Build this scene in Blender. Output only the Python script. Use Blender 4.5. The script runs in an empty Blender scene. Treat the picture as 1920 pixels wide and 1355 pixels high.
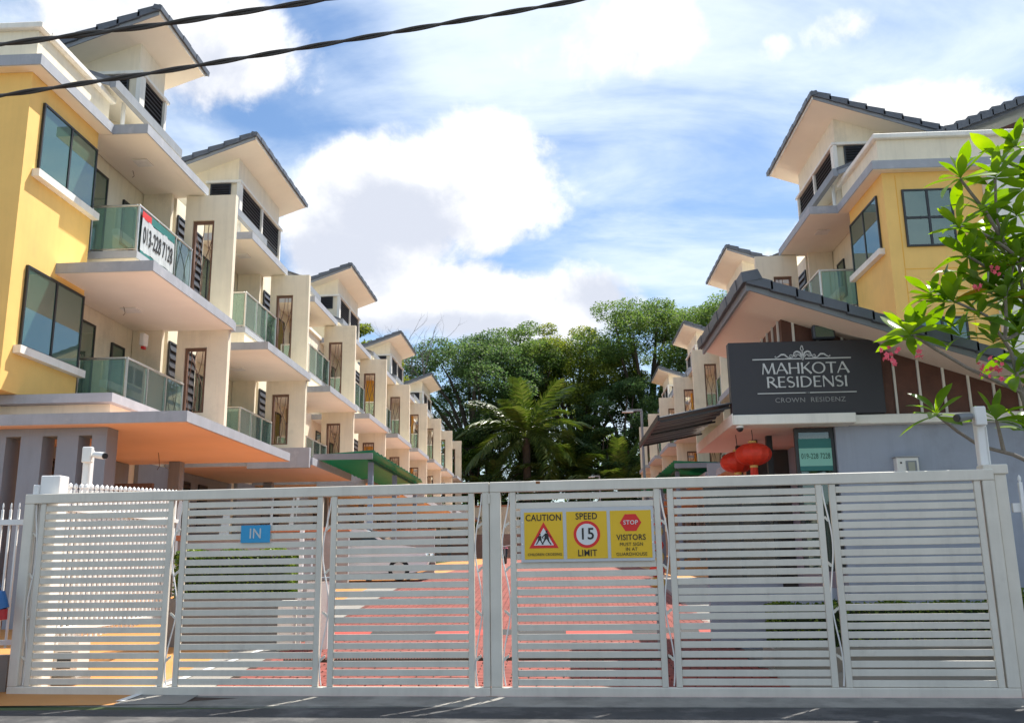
import bpy, math, random
import numpy as np
from mathutils import Vector, Matrix
random.seed(7); rng = np.random.default_rng(11)
S = bpy.context.scene
COL = S.collection

# ------------------------------------------------------------------ camera
F_PX, W_PX, H_PX = 1712.1, 1920, 1355
RW = np.array([[0.9987, 0.0250, 0.0452], [0.0495, -0.2167, -0.9750], [-0.0146, 0.9759, -0.2176]])
u_, s_, v_ = np.linalg.svd(RW); RW = u_ @ v_
EYE = np.array([0, 0, 1.5])
cam = bpy.data.cameras.new('camera'); co = bpy.data.objects.new('camera', cam); COL.objects.link(co)
M4 = Matrix.Identity(4)
for i in range(3):
    for j in range(3): M4[i][j] = RW[i, j]
M4.translation = Vector(EYE)
co.matrix_world = M4
cam.sensor_fit = 'HORIZONTAL'; cam.sensor_width = 36; cam.lens = 36 * F_PX / W_PX
cam.clip_start = .1; cam.clip_end = 3000
S.camera = co
def ray(px, py): return RW @ np.array([px - 960, -(py - 677.5), -F_PX])
def at(px, py, y):
    d = ray(px, py); return EYE + d * (y / d[1])

# ------------------------------------------------------------------ sky, sun, exposure
SUN_AZ, SUN_EL = math.radians(40), math.radians(58)      # azimuth from +Y towards +X
w = bpy.data.worlds.new('World'); S.world = w; w.use_nodes = True
nt = w.node_tree; nt.nodes.clear()
def N(t, **k):
    n = nt.nodes.new(t)
    for a, b in k.items(): setattr(n, a, b)
    return n
def math_(op, a, b=None, c=None, clamp=False):
    n = N('ShaderNodeMath', operation=op, use_clamp=clamp)
    for i, x in enumerate((a, b, c)):
        if x is None: continue
        if isinstance(x, (int, float)): n.inputs[i].default_value = x
        else: nt.links.new(x, n.inputs[i])
    return n.outputs[0]
out = N('ShaderNodeOutputWorld')
sky = N('ShaderNodeTexSky', sky_type='NISHITA', sun_disc=False, sun_elevation=SUN_EL, sun_rotation=SUN_AZ)
sky.air_density = 1.0; sky.dust_density = 0.6; sky.ozone_density = 1.6
tc = N('ShaderNodeTexCoord')
sep = N('ShaderNodeSeparateXYZ'); nt.links.new(tc.outputs['Generated'], sep.inputs[0])
dx, dy, dz = sep.outputs
zz = math_('ADD', math_('MAXIMUM', dz, 0.0), 0.16)
cx = math_('DIVIDE', dx, zz); cy = math_('DIVIDE', dy, zz)
comb = N('ShaderNodeCombineXYZ'); nt.links.new(cx, comb.inputs[0]); nt.links.new(cy, comb.inputs[1])
def noise(vec, scale, det=8, rough=.58, dist=0.0, off=(0, 0, 0)):
    mp = N('ShaderNodeMapping'); nt.links.new(vec, mp.inputs[0]); mp.inputs['Location'].default_value = off
    n = N('ShaderNodeTexNoise'); nt.links.new(mp.outputs[0], n.inputs['Vector'])
    n.inputs['Scale'].default_value = scale; n.inputs['Detail'].default_value = det
    n.inputs['Roughness'].default_value = rough; n.inputs['Distortion'].default_value = dist
    return n.outputs['Fac']
def sstep(x, a, b):
    n = N('ShaderNodeMapRange', interpolation_type='SMOOTHSTEP'); nt.links.new(x, n.inputs[0])
    n.inputs[1].default_value = a; n.inputs[2].default_value = b
    return n.outputs[0]
GEN = tc.outputs['Generated']
mpv = N('ShaderNodeMapping'); nt.links.new(comb.outputs[0], mpv.inputs[0]); mpv.inputs['Rotation'].default_value = (0, 0, math.radians(-28)); mpv.inputs['Scale'].default_value = (1.0, 2.0, 1)
veil0 = math_('ADD', math_('MULTIPLY', noise(comb.outputs[0], .9, 6, .55, .5, (3.1, 1.7, 0)), .55), math_('MULTIPLY', noise(mpv.outputs[0], 1.7, 9, .60, .45, (.7, 5.2, 0)), .45))
veil = sstep(veil0, .38, .62)
def blob(px, py, sx, sy, amp=1.0):
    """soft elliptical weight round one direction of the sky"""
    d = ray(px, py); d = d / np.linalg.norm(d); r = RW[:, 0]; u = RW[:, 1]
    mp = N('ShaderNodeMapping', vector_type='TEXTURE')
    q = Matrix((RW[:, 0], RW[:, 1], RW[:, 2])).transposed().to_euler()
    v = N('ShaderNodeVectorMath', operation='SUBTRACT'); nt.links.new(GEN, v.inputs[0]); v.inputs[1].default_value = tuple(d)
    mp.inputs['Rotation'].default_value = q; mp.inputs['Scale'].default_value = (sx / F_PX, sy / F_PX, .6); nt.links.new(v.outputs[0], mp.inputs[0])
    l = N('ShaderNodeVectorMath', operation='LENGTH'); nt.links.new(mp.outputs[0], l.inputs[0])
    n = N('ShaderNodeMapRange', interpolation_type='SMOOTHERSTEP'); nt.links.new(l.outputs['Value'], n.inputs[0])
    n.inputs[1].default_value = 1.75; n.inputs[2].default_value = 0.0; n.inputs[4].default_value = amp
    return n.outputs[0]
bl = None
for p in ((700, 450, 190, 170), (900, 350, 170, 140), (860, 570, 330, 90), (1110, 560, 150, 80, .9), (1130, 70, 230, 110, .85), (1690, 240, 170, 90, .75), (330, 90, 260, 110, .8), (1400, 480, 260, 90, .5), (1450, 95, 50, 36, .75), (1560, 60, 90, 50, .6), (1330, 300, 220, 60, .45)):
    b = blob(*p); bl = b if bl is None else math_('MAXIMUM', bl, b)
NOFF = (.3, 0, .2)
sdv = np.array([math.sin(SUN_AZ) * math.cos(SUN_EL), math.cos(SUN_AZ) * math.cos(SUN_EL), math.sin(SUN_EL)])
lump1 = noise(GEN, 5.5, 12, .60, .15, NOFF)
lump2 = noise(GEN, 5.5, 7, .60, .15, tuple(np.array(NOFF) + sdv * .05))
dens = math_('ADD', bl, math_('MULTIPLY', math_('SUBTRACT', lump1, .5), 2.3))
cum = sstep(dens, .38, .74)
# grey bases and sunlit sides of the lumps
gb = None
for p in ((720, 400, 170, 75, 1.0), (640, 480, 120, 70, .9), (960, 470, 110, 50, .55), (1110, 570, 90, 60, .9), (880, 625, 420, 40, 1.0), (320, 150, 240, 70, .45), (1130, 120, 160, 40, .3)):
    b = blob(*p); gb = b if gb is None else math_('MAXIMUM', gb, b)
tex = math_('MULTIPLY', math_('SUBTRACT', lump2, lump1), 3.6)
occ = math_('ADD', math_('MULTIPLY', gb, 1.05), math_('ADD', tex, math_('MULTIPLY', math_('SUBTRACT', lump1, .5), .5)))
shade = math_('MULTIPLY', sstep(occ, -.10, 1.05), .80)
cc = N('ShaderNodeMix', data_type='RGBA'); nt.links.new(shade, cc.inputs[0])
cc.inputs[6].default_value = (1.0, 1.0, 1.0, 1); cc.inputs[7].default_value = (.50, .545, .66, 1)
b_sky = N('ShaderNodeBackground'); hsv = N('ShaderNodeHueSaturation'); hsv.inputs['Saturation'].default_value = 1.22
nt.links.new(sky.outputs[0], hsv.inputs['Color']); nt.links.new(hsv.outputs[0], b_sky.inputs[0]); b_sky.inputs[1].default_value = .052
b_cl = N('ShaderNodeBackground'); nt.links.new(cc.outputs[2], b_cl.inputs[0]); b_cl.inputs[1].default_value = .41
b_ve = N('ShaderNodeBackground'); b_ve.inputs[0].default_value = (.82, .91, 1.0, 1); b_ve.inputs[1].default_value = .41
m1 = N('ShaderNodeMixShader'); m2 = N('ShaderNodeMixShader')
nt.links.new(math_('MULTIPLY_ADD', veil, .80, .06), m1.inputs[0]); nt.links.new(b_sky.outputs[0], m1.inputs[1]); nt.links.new(b_ve.outputs[0], m1.inputs[2])
nt.links.new(cum, m2.inputs[0]); nt.links.new(m1.outputs[0], m2.inputs[1]); nt.links.new(b_cl.outputs[0], m2.inputs[2])
nt.links.new(m2.outputs[0], out.inputs[0])
sun = bpy.data.lights.new('sun', 'SUN'); sun.energy = 2.65; sun.angle = math.radians(.53); sun.color = (1, .95, .86)
so = bpy.data.objects.new('sun', sun); COL.objects.link(so)
sd = Vector((math.sin(SUN_AZ) * math.cos(SUN_EL), math.cos(SUN_AZ) * math.cos(SUN_EL), math.sin(SUN_EL)))
so.rotation_euler = sd.to_track_quat('Z', 'Y').to_euler(); so.location = (30, 30, 60)
S.cycles.max_bounces = 6; S.cycles.diffuse_bounces = 4; S.cycles.glossy_bounces = 2; S.cycles.transmission_bounces = 3; S.cycles.transparent_max_bounces = 12
S.cycles.caustics_reflective = False; S.cycles.caustics_refractive = False
vs = S.view_settings; vs.view_transform = 'Standard'; vs.look = 'None'; vs.exposure = 1.62; vs.gamma = 1.0; vs.use_curve_mapping = False

# ------------------------------------------------------------------ materials
MATS = {}
def mat(name, col, rough=.6, var=.08, vscale=3.0, streak=0.0, bump=0.0, bscale=60, metal=0.0, spec=.5, dirt=None, coat=0.0):
    """painted / mineral surface: base colour with mottling, vertical weather streaks, fine relief"""
    if name in MATS: return MATS[name]
    m = bpy.data.materials.new(name); m.use_nodes = True; t = m.node_tree; b = t.nodes['Principled BSDF']
    b.inputs['Roughness'].default_value = rough; b.inputs['Metallic'].default_value = metal
    b.inputs['Specular IOR Level'].default_value = spec
    if coat: b.inputs['Coat Weight'].default_value = coat
    g = t.nodes.new('ShaderNodeNewGeometry')
    def nz(scale, vec=None, det=6, rg=.6):
        n = t.nodes.new('ShaderNodeTexNoise'); n.inputs['Scale'].default_value = scale; n.inputs['Detail'].default_value = det; n.inputs['Roughness'].default_value = rg
        t.links.new(vec or g.outputs['Position'], n.inputs['Vector']); return n.outputs['Fac']
    def mr(x, a, b2, c, d):
        n = t.nodes.new('ShaderNodeMapRange'); t.links.new(x, n.inputs[0])
        for i, q in enumerate((a, b2, c, d)): n.inputs[i + 1].default_value = q
        return n.outputs[0]
    def mul(a, bb):
        n = t.nodes.new('ShaderNodeMath'); n.operation = 'MULTIPLY'; t.links.new(a, n.inputs[0]); t.links.new(bb, n.inputs[1]); return n.outputs[0]
    k = mr(nz(vscale), .3, .7, 1 - var, 1 + var)
    if streak:
        mp = t.nodes.new('ShaderNodeMapping'); mp.inputs['Scale'].default_value = (3, 3, .22); t.links.new(g.outputs['Position'], mp.inputs[0])
        k = mul(k, mr(nz(1.6, mp.outputs[0], 8, .7), .48, .8, 1, 1 - streak))
    sc = t.nodes.new('ShaderNodeVectorMath'); sc.operation = 'SCALE'; sc.inputs[0].default_value = col[:3]; t.links.new(k, sc.inputs['Scale'])
    res = sc.outputs[0]
    if dirt:
        mx = t.nodes.new('ShaderNodeMix'); mx.data_type = 'RGBA'
        t.links.new(mr(nz(dirt[1], None, 9, .7), dirt[2], dirt[3], 0, dirt[4]), mx.inputs[0]); t.links.new(res, mx.inputs[6]); mx.inputs[7].default_value = (*dirt[0], 1)
        res = mx.outputs[2]
    t.links.new(res, b.inputs['Base Color'])
    if bump:
        bp = t.nodes.new('ShaderNodeBump'); bp.inputs['Strength'].default_value = bump; bp.inputs['Distance'].default_value = .01
        t.links.new(nz(bscale), bp.inputs['Height']); t.links.new(bp.outputs[0], b.inputs['Normal'])
    MATS[name] = m; return m
def glass(name, tint, refl=.12, rough=.02, tr=1.0, body=None):
    m = bpy.data.materials.new(name); m.use_nodes = True; t = m.node_tree; t.nodes.clear()
    o = t.nodes.new('ShaderNodeOutputMaterial'); tr_ = t.nodes.new('ShaderNodeBsdfTransparent'); tr_.inputs[0].default_value = (*tint, 1)
    gl = t.nodes.new('ShaderNodeBsdfGlossy'); gl.inputs['Roughness'].default_value = rough; gl.inputs[0].default_value = (.9, .97, .95, 1)
    lw = t.nodes.new('ShaderNodeFresnel'); lw.inputs['IOR'].default_value = 1.52
    ad = t.nodes.new('ShaderNodeMath'); ad.operation = 'MULTIPLY_ADD'; ad.inputs[1].default_value = 1.0; ad.inputs[2].default_value = refl; ad.use_clamp = True
    t.links.new(lw.outputs[0], ad.inputs[0])
    base = tr_.outputs[0]
    if body:
        df = t.nodes.new('ShaderNodeBsdfDiffuse'); df.inputs[0].default_value = (*body[0], 1)
        m0 = t.nodes.new('ShaderNodeMixShader'); m0.inputs[0].default_value = body[1]; t.links.new(tr_.outputs[0], m0.inputs[1]); t.links.new(df.outputs[0], m0.inputs[2]); base = m0.outputs[0]
    mx = t.nodes.new('ShaderNodeMixShader'); t.links.new(ad.outputs[0], mx.inputs[0]); t.links.new(base, mx.inputs[1]); t.links.new(gl.outputs[0], mx.inputs[2])
    t.links.new(mx.outputs[0], o.inputs[0]); return m
def leaf_mat(name, cols, transl=.4, rough=.5, scale=.6, gloss=.5):
    m = bpy.data.materials.new(name); m.use_nodes = True; t = m.node_tree; b = t.nodes['Principled BSDF']; o = t.nodes['Material Output']
    g = t.nodes.new('ShaderNodeNewGeometry'); n = t.nodes.new('ShaderNodeTexNoise'); n.inputs['Scale'].default_value = scale; n.inputs['Detail'].default_value = 4
    t.links.new(g.outputs['Position'], n.inputs['Vector'])
    mixr = t.nodes.new('ShaderNodeMath'); mixr.operation = 'MULTIPLY_ADD'; mixr.inputs[1].default_value = .6; t.links.new(g.outputs['Random Per Island'], mixr.inputs[0])
    m2_ = t.nodes.new('ShaderNodeMath'); m2_.operation = 'MULTIPLY_ADD'; m2_.inputs[1].default_value = 1.3; m2_.inputs[2].default_value = -.42; t.links.new(n.outputs['Fac'], m2_.inputs[0]); t.links.new(m2_.outputs[0], mixr.inputs[2])
    r = t.nodes.new('ShaderNodeValToRGB'); t.links.new(mixr.outputs[0], r.inputs[0])
    r.color_ramp.elements[0].color = (*cols[0], 1); r.color_ramp.elements[0].position = .15
    r.color_ramp.elements[1].color = (*cols[-1], 1); r.color_ramp.elements[1].position = .9
    for i, c in enumerate(cols[1:-1]):
        e = r.color_ramp.elements.new(.15 + .75 * (i + 1) / (len(cols) - 1)); e.color = (*c, 1)
    t.links.new(r.outputs[0], b.inputs['Base Color']); b.inputs['Roughness'].default_value = rough; b.inputs['Specular IOR Level'].default_value = gloss
    tl = t.nodes.new('ShaderNodeBsdfTranslucent'); hs = t.nodes.new('ShaderNodeHueSaturation'); hs.inputs['Saturation'].default_value = 1.15; hs.inputs['Value'].default_value = 1.7; hs.inputs['Hue'].default_value = .485
    t.links.new(r.outputs[0], hs.inputs['Color']); t.links.new(hs.outputs[0], tl.inputs[0])
    mx = t.nodes.new('ShaderNodeMixShader'); mx.inputs[0].default_value = transl; t.links.new(b.outputs[0], mx.inputs[1]); t.links.new(tl.outputs[0], mx.inputs[2]); t.links.new(mx.outputs[0], o.inputs[0])
    return m
CREAM = mat('cream paint', (.82, .74, .58), .75, .06, 1.2, .16, .12, 40, dirt=((.36, .31, .23), .8, .56, .8, .42))
CREAM2 = mat('soffit paint', (.88, .82, .70), .8, .04, .8, 0, .08, 30)
WHITEW = mat('off white paint', (.80, .78, .72), .7, .05, 1.5, .2, .1, 40)
YEL = mat('yellow paint', (.86, .55, .165), .7, .06, 1.0, .07, .12, 45, dirt=((.50, .34, .16), .9, .56, .85, .35))
ORANGE = mat('amber paint', (.80, .42, .05), .7, .05, 1.5, .1)
GREYB = mat('grey band paint', (.36, .38, .42), .75, .08, 2.5, .15, .15, 50, dirt=((.62, .61, .62), 3.0, .55, .75, .45))
PEACH2 = mat('pale peach soffit colour', (.86, .72, .62), .8, .05, .7, 0, .08, 30)
BOUNCE_PEACH = mat('peach soffit colour', (.86, .59, .50), .8, .05, .7, 0, .08, 30)  # carport soffit: cream tinted peach to carry the orange floor's bounce light
BLUEG = mat('blue grey paint', (.33, .37, .46), .75, .07, 1.3, .16, .15, 50, dirt=((.16, .16, .17), 1.2, .56, .85, .45))
GREYCOL = mat('column grey paint', (.25, .29, .35), .75, .07, 1.3, .15, .15, 50)
TILE = mat('slate roof tile', (.085, .095, .115), .42, .18, 4, 0, .2, 30, spec=.6)
FASC = mat('grey fascia board', (.24, .26, .29), .6, .08, 2, .2)
DARK = mat('dark frame metal', (.022, .026, .03), .4, .1)
LOUV = mat('louvre blade', (.035, .037, .045), .45, .12)
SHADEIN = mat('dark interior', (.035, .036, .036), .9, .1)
STEEL = mat('brushed stainless steel', (.80, .79, .75), .42, .08, 20, metal=1.0)
BROWN = mat('brown painted steel', (.16, .085, .055), .55, .12, 4)
GATE = mat('pale grey gate paint', (.70, .66, .575), .5, .07, 2.5, .14, .1, 70, dirt=((.42, .35, .27), 2.2, .60, .82, .45))
RUST = mat('rusty patch', (.30, .12, .04), .9, .3, 20, bump=.3)
WHITE = mat('white paint', (.80, .80, .79), .45, .04, 3, .08, .05)
PLAST = mat('white plastic', (.74, .74, .72), .35, .04)
BLACKP = mat('black plastic', (.02, .02, .022), .35, .1)
GLB = glass('green balcony glass', (.74, .93, .86), .06, body=((.45, .68, .60), .22))
GLW = glass('green tinted window glass', (.24, .40, .32), .10, .015, body=((.12, .25, .19), .45))
CURT = mat('pale curtain', (.55, .62, .62), .9, .08, 5)
ASPH = mat('asphalt', (.055, .055, .057), .85, .25, 2.0, 0, .8, 160, dirt=((.22, .21, .20), 1.3, .5, .72, .7))
CONC = mat('concrete', (.27, .255, .23), .85, .12, 1.5, 0, .4, 80, dirt=((.20, .19, .17), 1.0, .5, .8, .5))
OFLOOR = mat('orange floor paint', (.55, .25, .07), .6, .1, 1.5, 0, .2, 60, dirt=((.35, .25, .16), 1.5, .55, .8, .6))
TERRA = mat('terracotta paint', (.58, .25, .15), .7, .08, 2)
BRICKR = mat('red paver', (.25, .062, .048), .85, .28, 3.5, 0, .5, 90, dirt=((.26, .17, .13), 1.1, .58, .85, .5))
JOINT = mat('paver bed sand', (.06, .038, .03), .95, .2, 6, 0, .5, 90)
RED = mat('red paint', (.62, .03, .025), .45, .08, 3)
GRASS = mat('grass soil', (.06, .09, .03), .95, .3, .6, 0, .8, 20)
GREEN = leaf_mat('green polycarbonate', [(.012, .17, .12), (.014, .19, .135), (.016, .21, .145)], .45, .35, .5)
SIGNB = mat('charcoal sign board', (.028, .027, .034), .45, .08, 2)
SILV = mat('silver letters', (.52, .52, .51), .35, .04, metal=.3)
WOODP = mat('dark red brown timber panel', (.115, .045, .03), .55, .25, 5, .1, .15, 40)
BARK = mat('bark', (.16, .13, .10), .9, .3, 8, 0, .8, 30)
BARKD = mat('dark bark', (.07, .055, .042), .95, .3, 3, 0, .8, 12)
FRBARK = mat('frangipani bark', (.22, .19, .16), .8, .2, 20, 0, .5, 60)

# ------------------------------------------------------------------ mesh helpers
class MB:
    def __init__(s): s.v = []; s.f = []
    def add(s, vs_, fs):
        o = len(s.v); s.v += [tuple(map(float, q)) for q in vs_]; s.f += [tuple(i + o for i in f) for f in fs]; return s
    def box(s, x0, x1, y0, y1, z0, z1, b=0.0):
        if x0 > x1: x0, x1 = x1, x0
        if y0 > y1: y0, y1 = y1, y0
        if z0 > z1: z0, z1 = z1, z0
        if b <= 0:
            return s.add([(x, y, z) for z in (z0, z1) for y in (y0, y1) for x in (x0, x1)],
                         [(0, 2, 3, 1), (4, 5, 7, 6), (0, 1, 5, 4), (2, 6, 7, 3), (0, 4, 6, 2), (1, 3, 7, 5)])
        b = min(b, (x1 - x0) * .45, (y1 - y0) * .45, (z1 - z0) * .45)
        vs_ = []; idx = {}
        for ix, (xa, sx) in enumerate(((x0, 1), (x1, -1))):
            for iy, (ya, sy) in enumerate(((y0, 1), (y1, -1))):
                for iz, (za, sz) in enumerate(((z0, 1), (z1, -1))):
                    idx[ix, iy, iz] = len(vs_)
                    vs_ += [(xa, ya + sy * b, za + sz * b), (xa + sx * b, ya, za + sz * b), (xa + sx * b, ya + sy * b, za)]
        g = lambda ix, iy, iz, k: idx[ix, iy, iz] + k
        fs = []
        for i in (0, 1):
            q = [g(i, 0, 0, 0), g(i, 1, 0, 0), g(i, 1, 1, 0), g(i, 0, 1, 0)]; fs.append(q if i else q[::-1])
            q = [g(0, i, 0, 1), g(1, i, 0, 1), g(1, i, 1, 1), g(0, i, 1, 1)]; fs.append(q[::-1] if i else q)
            q = [g(0, 0, i, 2), g(1, 0, i, 2), g(1, 1, i, 2), g(0, 1, i, 2)]; fs.append(q if i else q[::-1])
        for i in (0, 1):
            for j in (0, 1):
                q = [g(0, i, j, 1), g(1, i, j, 1), g(1, i, j, 2), g(0, i, j, 2)]; fs.append(q if i == j else q[::-1])
                q = [g(i, 0, j, 0), g(i, 1, j, 0), g(i, 1, j, 2), g(i, 0, j, 2)]; fs.append(q[::-1] if i == j else q)
                q = [g(i, j, 0, 0), g(i, j, 1, 0), g(i, j, 1, 1), g(i, j, 0, 1)]; fs.append(q if i == j else q[::-1])
                for k in (0, 1):
                    q = [g(i, j, k, 0), g(i, j, k, 1), g(i, j, k, 2)]; fs.append(q if (i + j + k) % 2 == 0 else q[::-1])
        return s.add(vs_, fs)
    def prism(s, poly, d):                       # poly: 3-D polygon, d: extrusion vector
        n = len(poly); p = [Vector(q) for q in poly]; d = Vector(d)
        return s.add([*p, *[q + d for q in p]], [tuple(range(n))[::-1], tuple(range(n, 2 * n))] + [(i, (i + 1) % n, n + (i + 1) % n, n + i) for i in range(n)])
    def tube(s, path, r, n=6, cap=True):
        P = [Vector(q) for q in path]; R = r if hasattr(r, '__len__') else [r] * len(P); base = len(s.v); up = Vector((.03, .05, 1)); rings = []
        for i, q in enumerate(P):
            t = (P[min(i + 1, len(P) - 1)] - P[max(i - 1, 0)]).normalized()
            if abs(t.dot(up)) > .95: up = Vector((1, .1, 0))
            a = t.cross(up).normalized(); b = a.cross(t).normalized(); up = b
            rings += [q + (a * math.cos(k * 2 * math.pi / n) + b * math.sin(k * 2 * math.pi / n)) * R[i] for k in range(n)]
        fs = [(i * n + k, i * n + (k + 1) % n, (i + 1) * n + (k + 1) % n, (i + 1) * n + k) for i in range(len(P) - 1) for k in range(n)]
        if cap: fs += [tuple(range(n))[::-1], tuple((len(P) - 1) * n + k for k in range(n))]
        return s.add(rings, fs)
    def lathe(s, prof, c=(0, 0, 0), n=16, ax=2):
        vs_ = []
        for r, h in prof:
            for k in range(n):
                a = k * 2 * math.pi / n; q = [0, 0, 0]; q[ax] = h; q[(ax + 1) % 3] = r * math.cos(a); q[(ax + 2) % 3] = r * math.sin(a)
                vs_.append([q[i] + c[i] for i in range(3)])
        m = len(prof)
        return s.add(vs_, [(i * n + k, i * n + (k + 1) % n, (i + 1) * n + (k + 1) % n, (i + 1) * n + k) for i in range(m - 1) for k in range(n)] + [tuple(range(n))[::-1], tuple((m - 1) * n + k for k in range(n))])
    def build(s, name, m, parent=None, smooth=False, mir=1):
        me = bpy.data.meshes.new(name)
        v = [(mir * a, b, c) for a, b, c in s.v] if mir == -1 else s.v
        f = [q[::-1] for q in s.f] if mir == -1 else s.f
        me.from_pydata(v, [], f); me.materials.append(m)
        if smooth:
            me.polygons.foreach_set('use_smooth', [True] * len(me.polygons))
            try: me.set_sharp_from_angle(angle=math.radians(40))
            except Exception: pass
        return link(name, me, parent)
def link(name, me, parent=None, loc=None):
    o = bpy.data.objects.new(name, me); COL.objects.link(o)
    if parent: o.parent = parent
    if loc is not None: o.location = loc
    return o
def tag(o, label=None, cat=None, group=None, kind=None):
    if label: o['label'] = label
    if cat: o['category'] = cat
    if group: o['group'] = group
    if kind: o['kind'] = kind
    return o
def thing(name, label, cat, loc=(0, 0, 0), rz=0, group=None):
    o = bpy.data.objects.new(name, None); COL.objects.link(o); o.location = loc; o.rotation_euler = (0, 0, rz); o.empty_display_size = .2
    return tag(o, label, cat, group)
KIDS = {}
def copy_tree(o, parent=None):
    c = o.copy(); COL.objects.link(c); c.parent = parent
    for ch in [q for q in COL.objects if q.parent == o]: copy_tree(ch, c)
    return c
def quads_mesh(name, V, m, smooth=False):
    """V: (n,4,3) array of quads"""
    n = len(V); me = bpy.data.meshes.new(name); me.vertices.add(4 * n); me.vertices.foreach_set('co', V.astype(np.float32).ravel())
    me.loops.add(4 * n); me.loops.foreach_set('vertex_index', np.arange(4 * n, dtype=np.int32))
    me.polygons.add(n); me.polygons.foreach_set('loop_start', np.arange(0, 4 * n, 4, dtype=np.int32)); me.polygons.foreach_set('loop_total', np.full(n, 4, dtype=np.int32))
    me.update(calc_edges=True); me.materials.append(m); return me
def text_mesh(txt, size, m, depth=.004, sx=1.0, align='CENTER', bold=0.0):
    c = bpy.data.curves.new('t', 'FONT'); c.body = txt; c.size = size; c.align_x = align; c.align_y = 'CENTER'; c.extrude = depth; c.offset = bold * .6; c.space_character = 1.06; c.resolution_u = 3
    o = bpy.data.objects.new('t', c); COL.objects.link(o); bpy.context.view_layer.update()
    me = bpy.data.meshes.new_from_object(o.evaluated_get(bpy.context.evaluated_depsgraph_get())); bpy.data.objects.remove(o)
    me.materials.clear(); me.materials.append(m)
    me.transform(Matrix.Rotation(math.pi / 2, 4, 'X') @ Matrix.Diagonal((sx, 1, 1, 1)))   # upright, facing -Y
    return me

# ------------------------------------------------------------------ ground
def zg(y):
    return float(np.interp(y, [-50, 10.6, 13, 27, 92, 140], [0, 0, .16, 1.08, 2.3, 3.5]))
def sheet(name, x0, x1, ys, dz, m, kind='structure', xf=None):
    b = MB(); vs_ = []
    for y in ys:
        a, c = (x0, x1) if xf is None else xf(y); vs_ += [(a, y, zg(y) + dz), (c, y, zg(y) + dz)]
    b.add(vs_, [(2 * i, 2 * i + 1, 2 * i + 3, 2 * i + 2) for i in range(len(ys) - 1)])
    o = b.build(name, m); tag(o, kind=kind); return o
YS = [-60, 0, 10.6, 13, 20, 27, 40, 60, 92, 140]
sheet('ground', -700, 700, YS + [900], -.012, GRASS)
sheet('asphalt_road', -60, 60, [1.5, 10.5], .004, ASPH)
sheet('bounce_pavement', -60, 60, [-30, 1.5], .012, CONC)  # unseen pale ground behind the camera, added to bounce light onto the fronts
drive = sheet('driveway', -6.4, 5.2, [10.75, 13, 20, 27, 40, 60, 92], .004, JOINT)
GY = lambda x: 11.47 + (x + 6.77) * (10.54 - 11.47) / 11.62
APR = mat('stained concrete', (.30, .285, .255), .85, .15, 1.5, 0, .4, 80, dirt=((.12, .115, .105), 1.6, .45, .7, .75))
tag(MB().prism([(-14, GY(-14) - .75, .012), (14, GY(14) - .30, .012), (14, GY(14) - .06, .05), (-14, GY(-14) - .06, .05)], (0, 0, -.2)).build('concrete_apron', APR), kind='structure')
tag(MB().prism([(-5.4, GY(-5.4) - .058, .046), (5, GY(5) - .058, .046), (5, GY(5) + .0, .046), (-5.4, GY(-5.4) + .0, .046)], (0, 0, -.1)).build('red_edge_strip', RED), kind='structure')
sheet('orange_forecourt', -40, -5.1, [10.75, 13, 20, 27], .008, OFLOOR)
sheet('concrete_strip', -5.1, -4.3, [10.75, 13, 20, 27], .0125, CONC)
sheet('house_forecourt', -7.6, -4.3, [27, 40, 60, 92], .008, OFLOOR)
sheet('forecourt', 3.4, 14, [27.0, 40, 60, 92], .008, OFLOOR)
sheet('pavement', 2.6, 14, [10.75, 13, 20, 27], .010, CONC)
# painted white edge line, running obliquely beside the pavers
sheet('edge_line', 0, 0, [10.9, 13, 15.5], .020, WHITE, xf=lambda y: (-5.15 + (y - 10.9) * .13, -5.05 + (y - 10.9) * .13))
# pavers: running bond, tilted joints; nearest ones singly, the rest joined
def paver_mesh():
    return MB().box(-.102, .102, -.046, .046, -.03, .0, .006)
pm = bpy.data.meshes.new('paver'); tmp = paver_mesh(); pm.from_pydata(tmp.v, [], tmp.f); pm.materials.append(BRICKR)
spots = []
for r in range(int((30 - 10.78) / .108)):
    y = 10.83 + r * .108; off = (.11 if r % 2 else 0)
    for c in range(31):
        x = -4.15 + c * .22 + off
        if y > GY(x) + .06: spots.append((x, y))
vis = [i for i, (x, y) in enumerate(spots) if y < 12.6]
vis = vis[:300]; far = MB(); vset = set(vis)
for i, (x, y) in enumerate(spots):
    z = zg(y) + .034 + random.uniform(-.002, .002); rz = random.gauss(0, .008)
    if i in vset:
        o = link('paver', pm, drive, (x, y, z)); o.rotation_euler = (math.atan((zg(y + .05) - zg(y - .05)) / .1), 0, rz)
    else:
        zz0 = zg(y - .05) + .034; zz1 = zg(y + .05) + .034; far.add([(x - .102, y - .046, zz0), (x + .102, y - .046, zz0), (x + .102, y + .046, zz1), (x - .102, y + .046, zz1)], [(0, 1, 2, 3)])
o = far.build('paver_field', BRICKR, drive); tag(o, kind='stuff')
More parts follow.
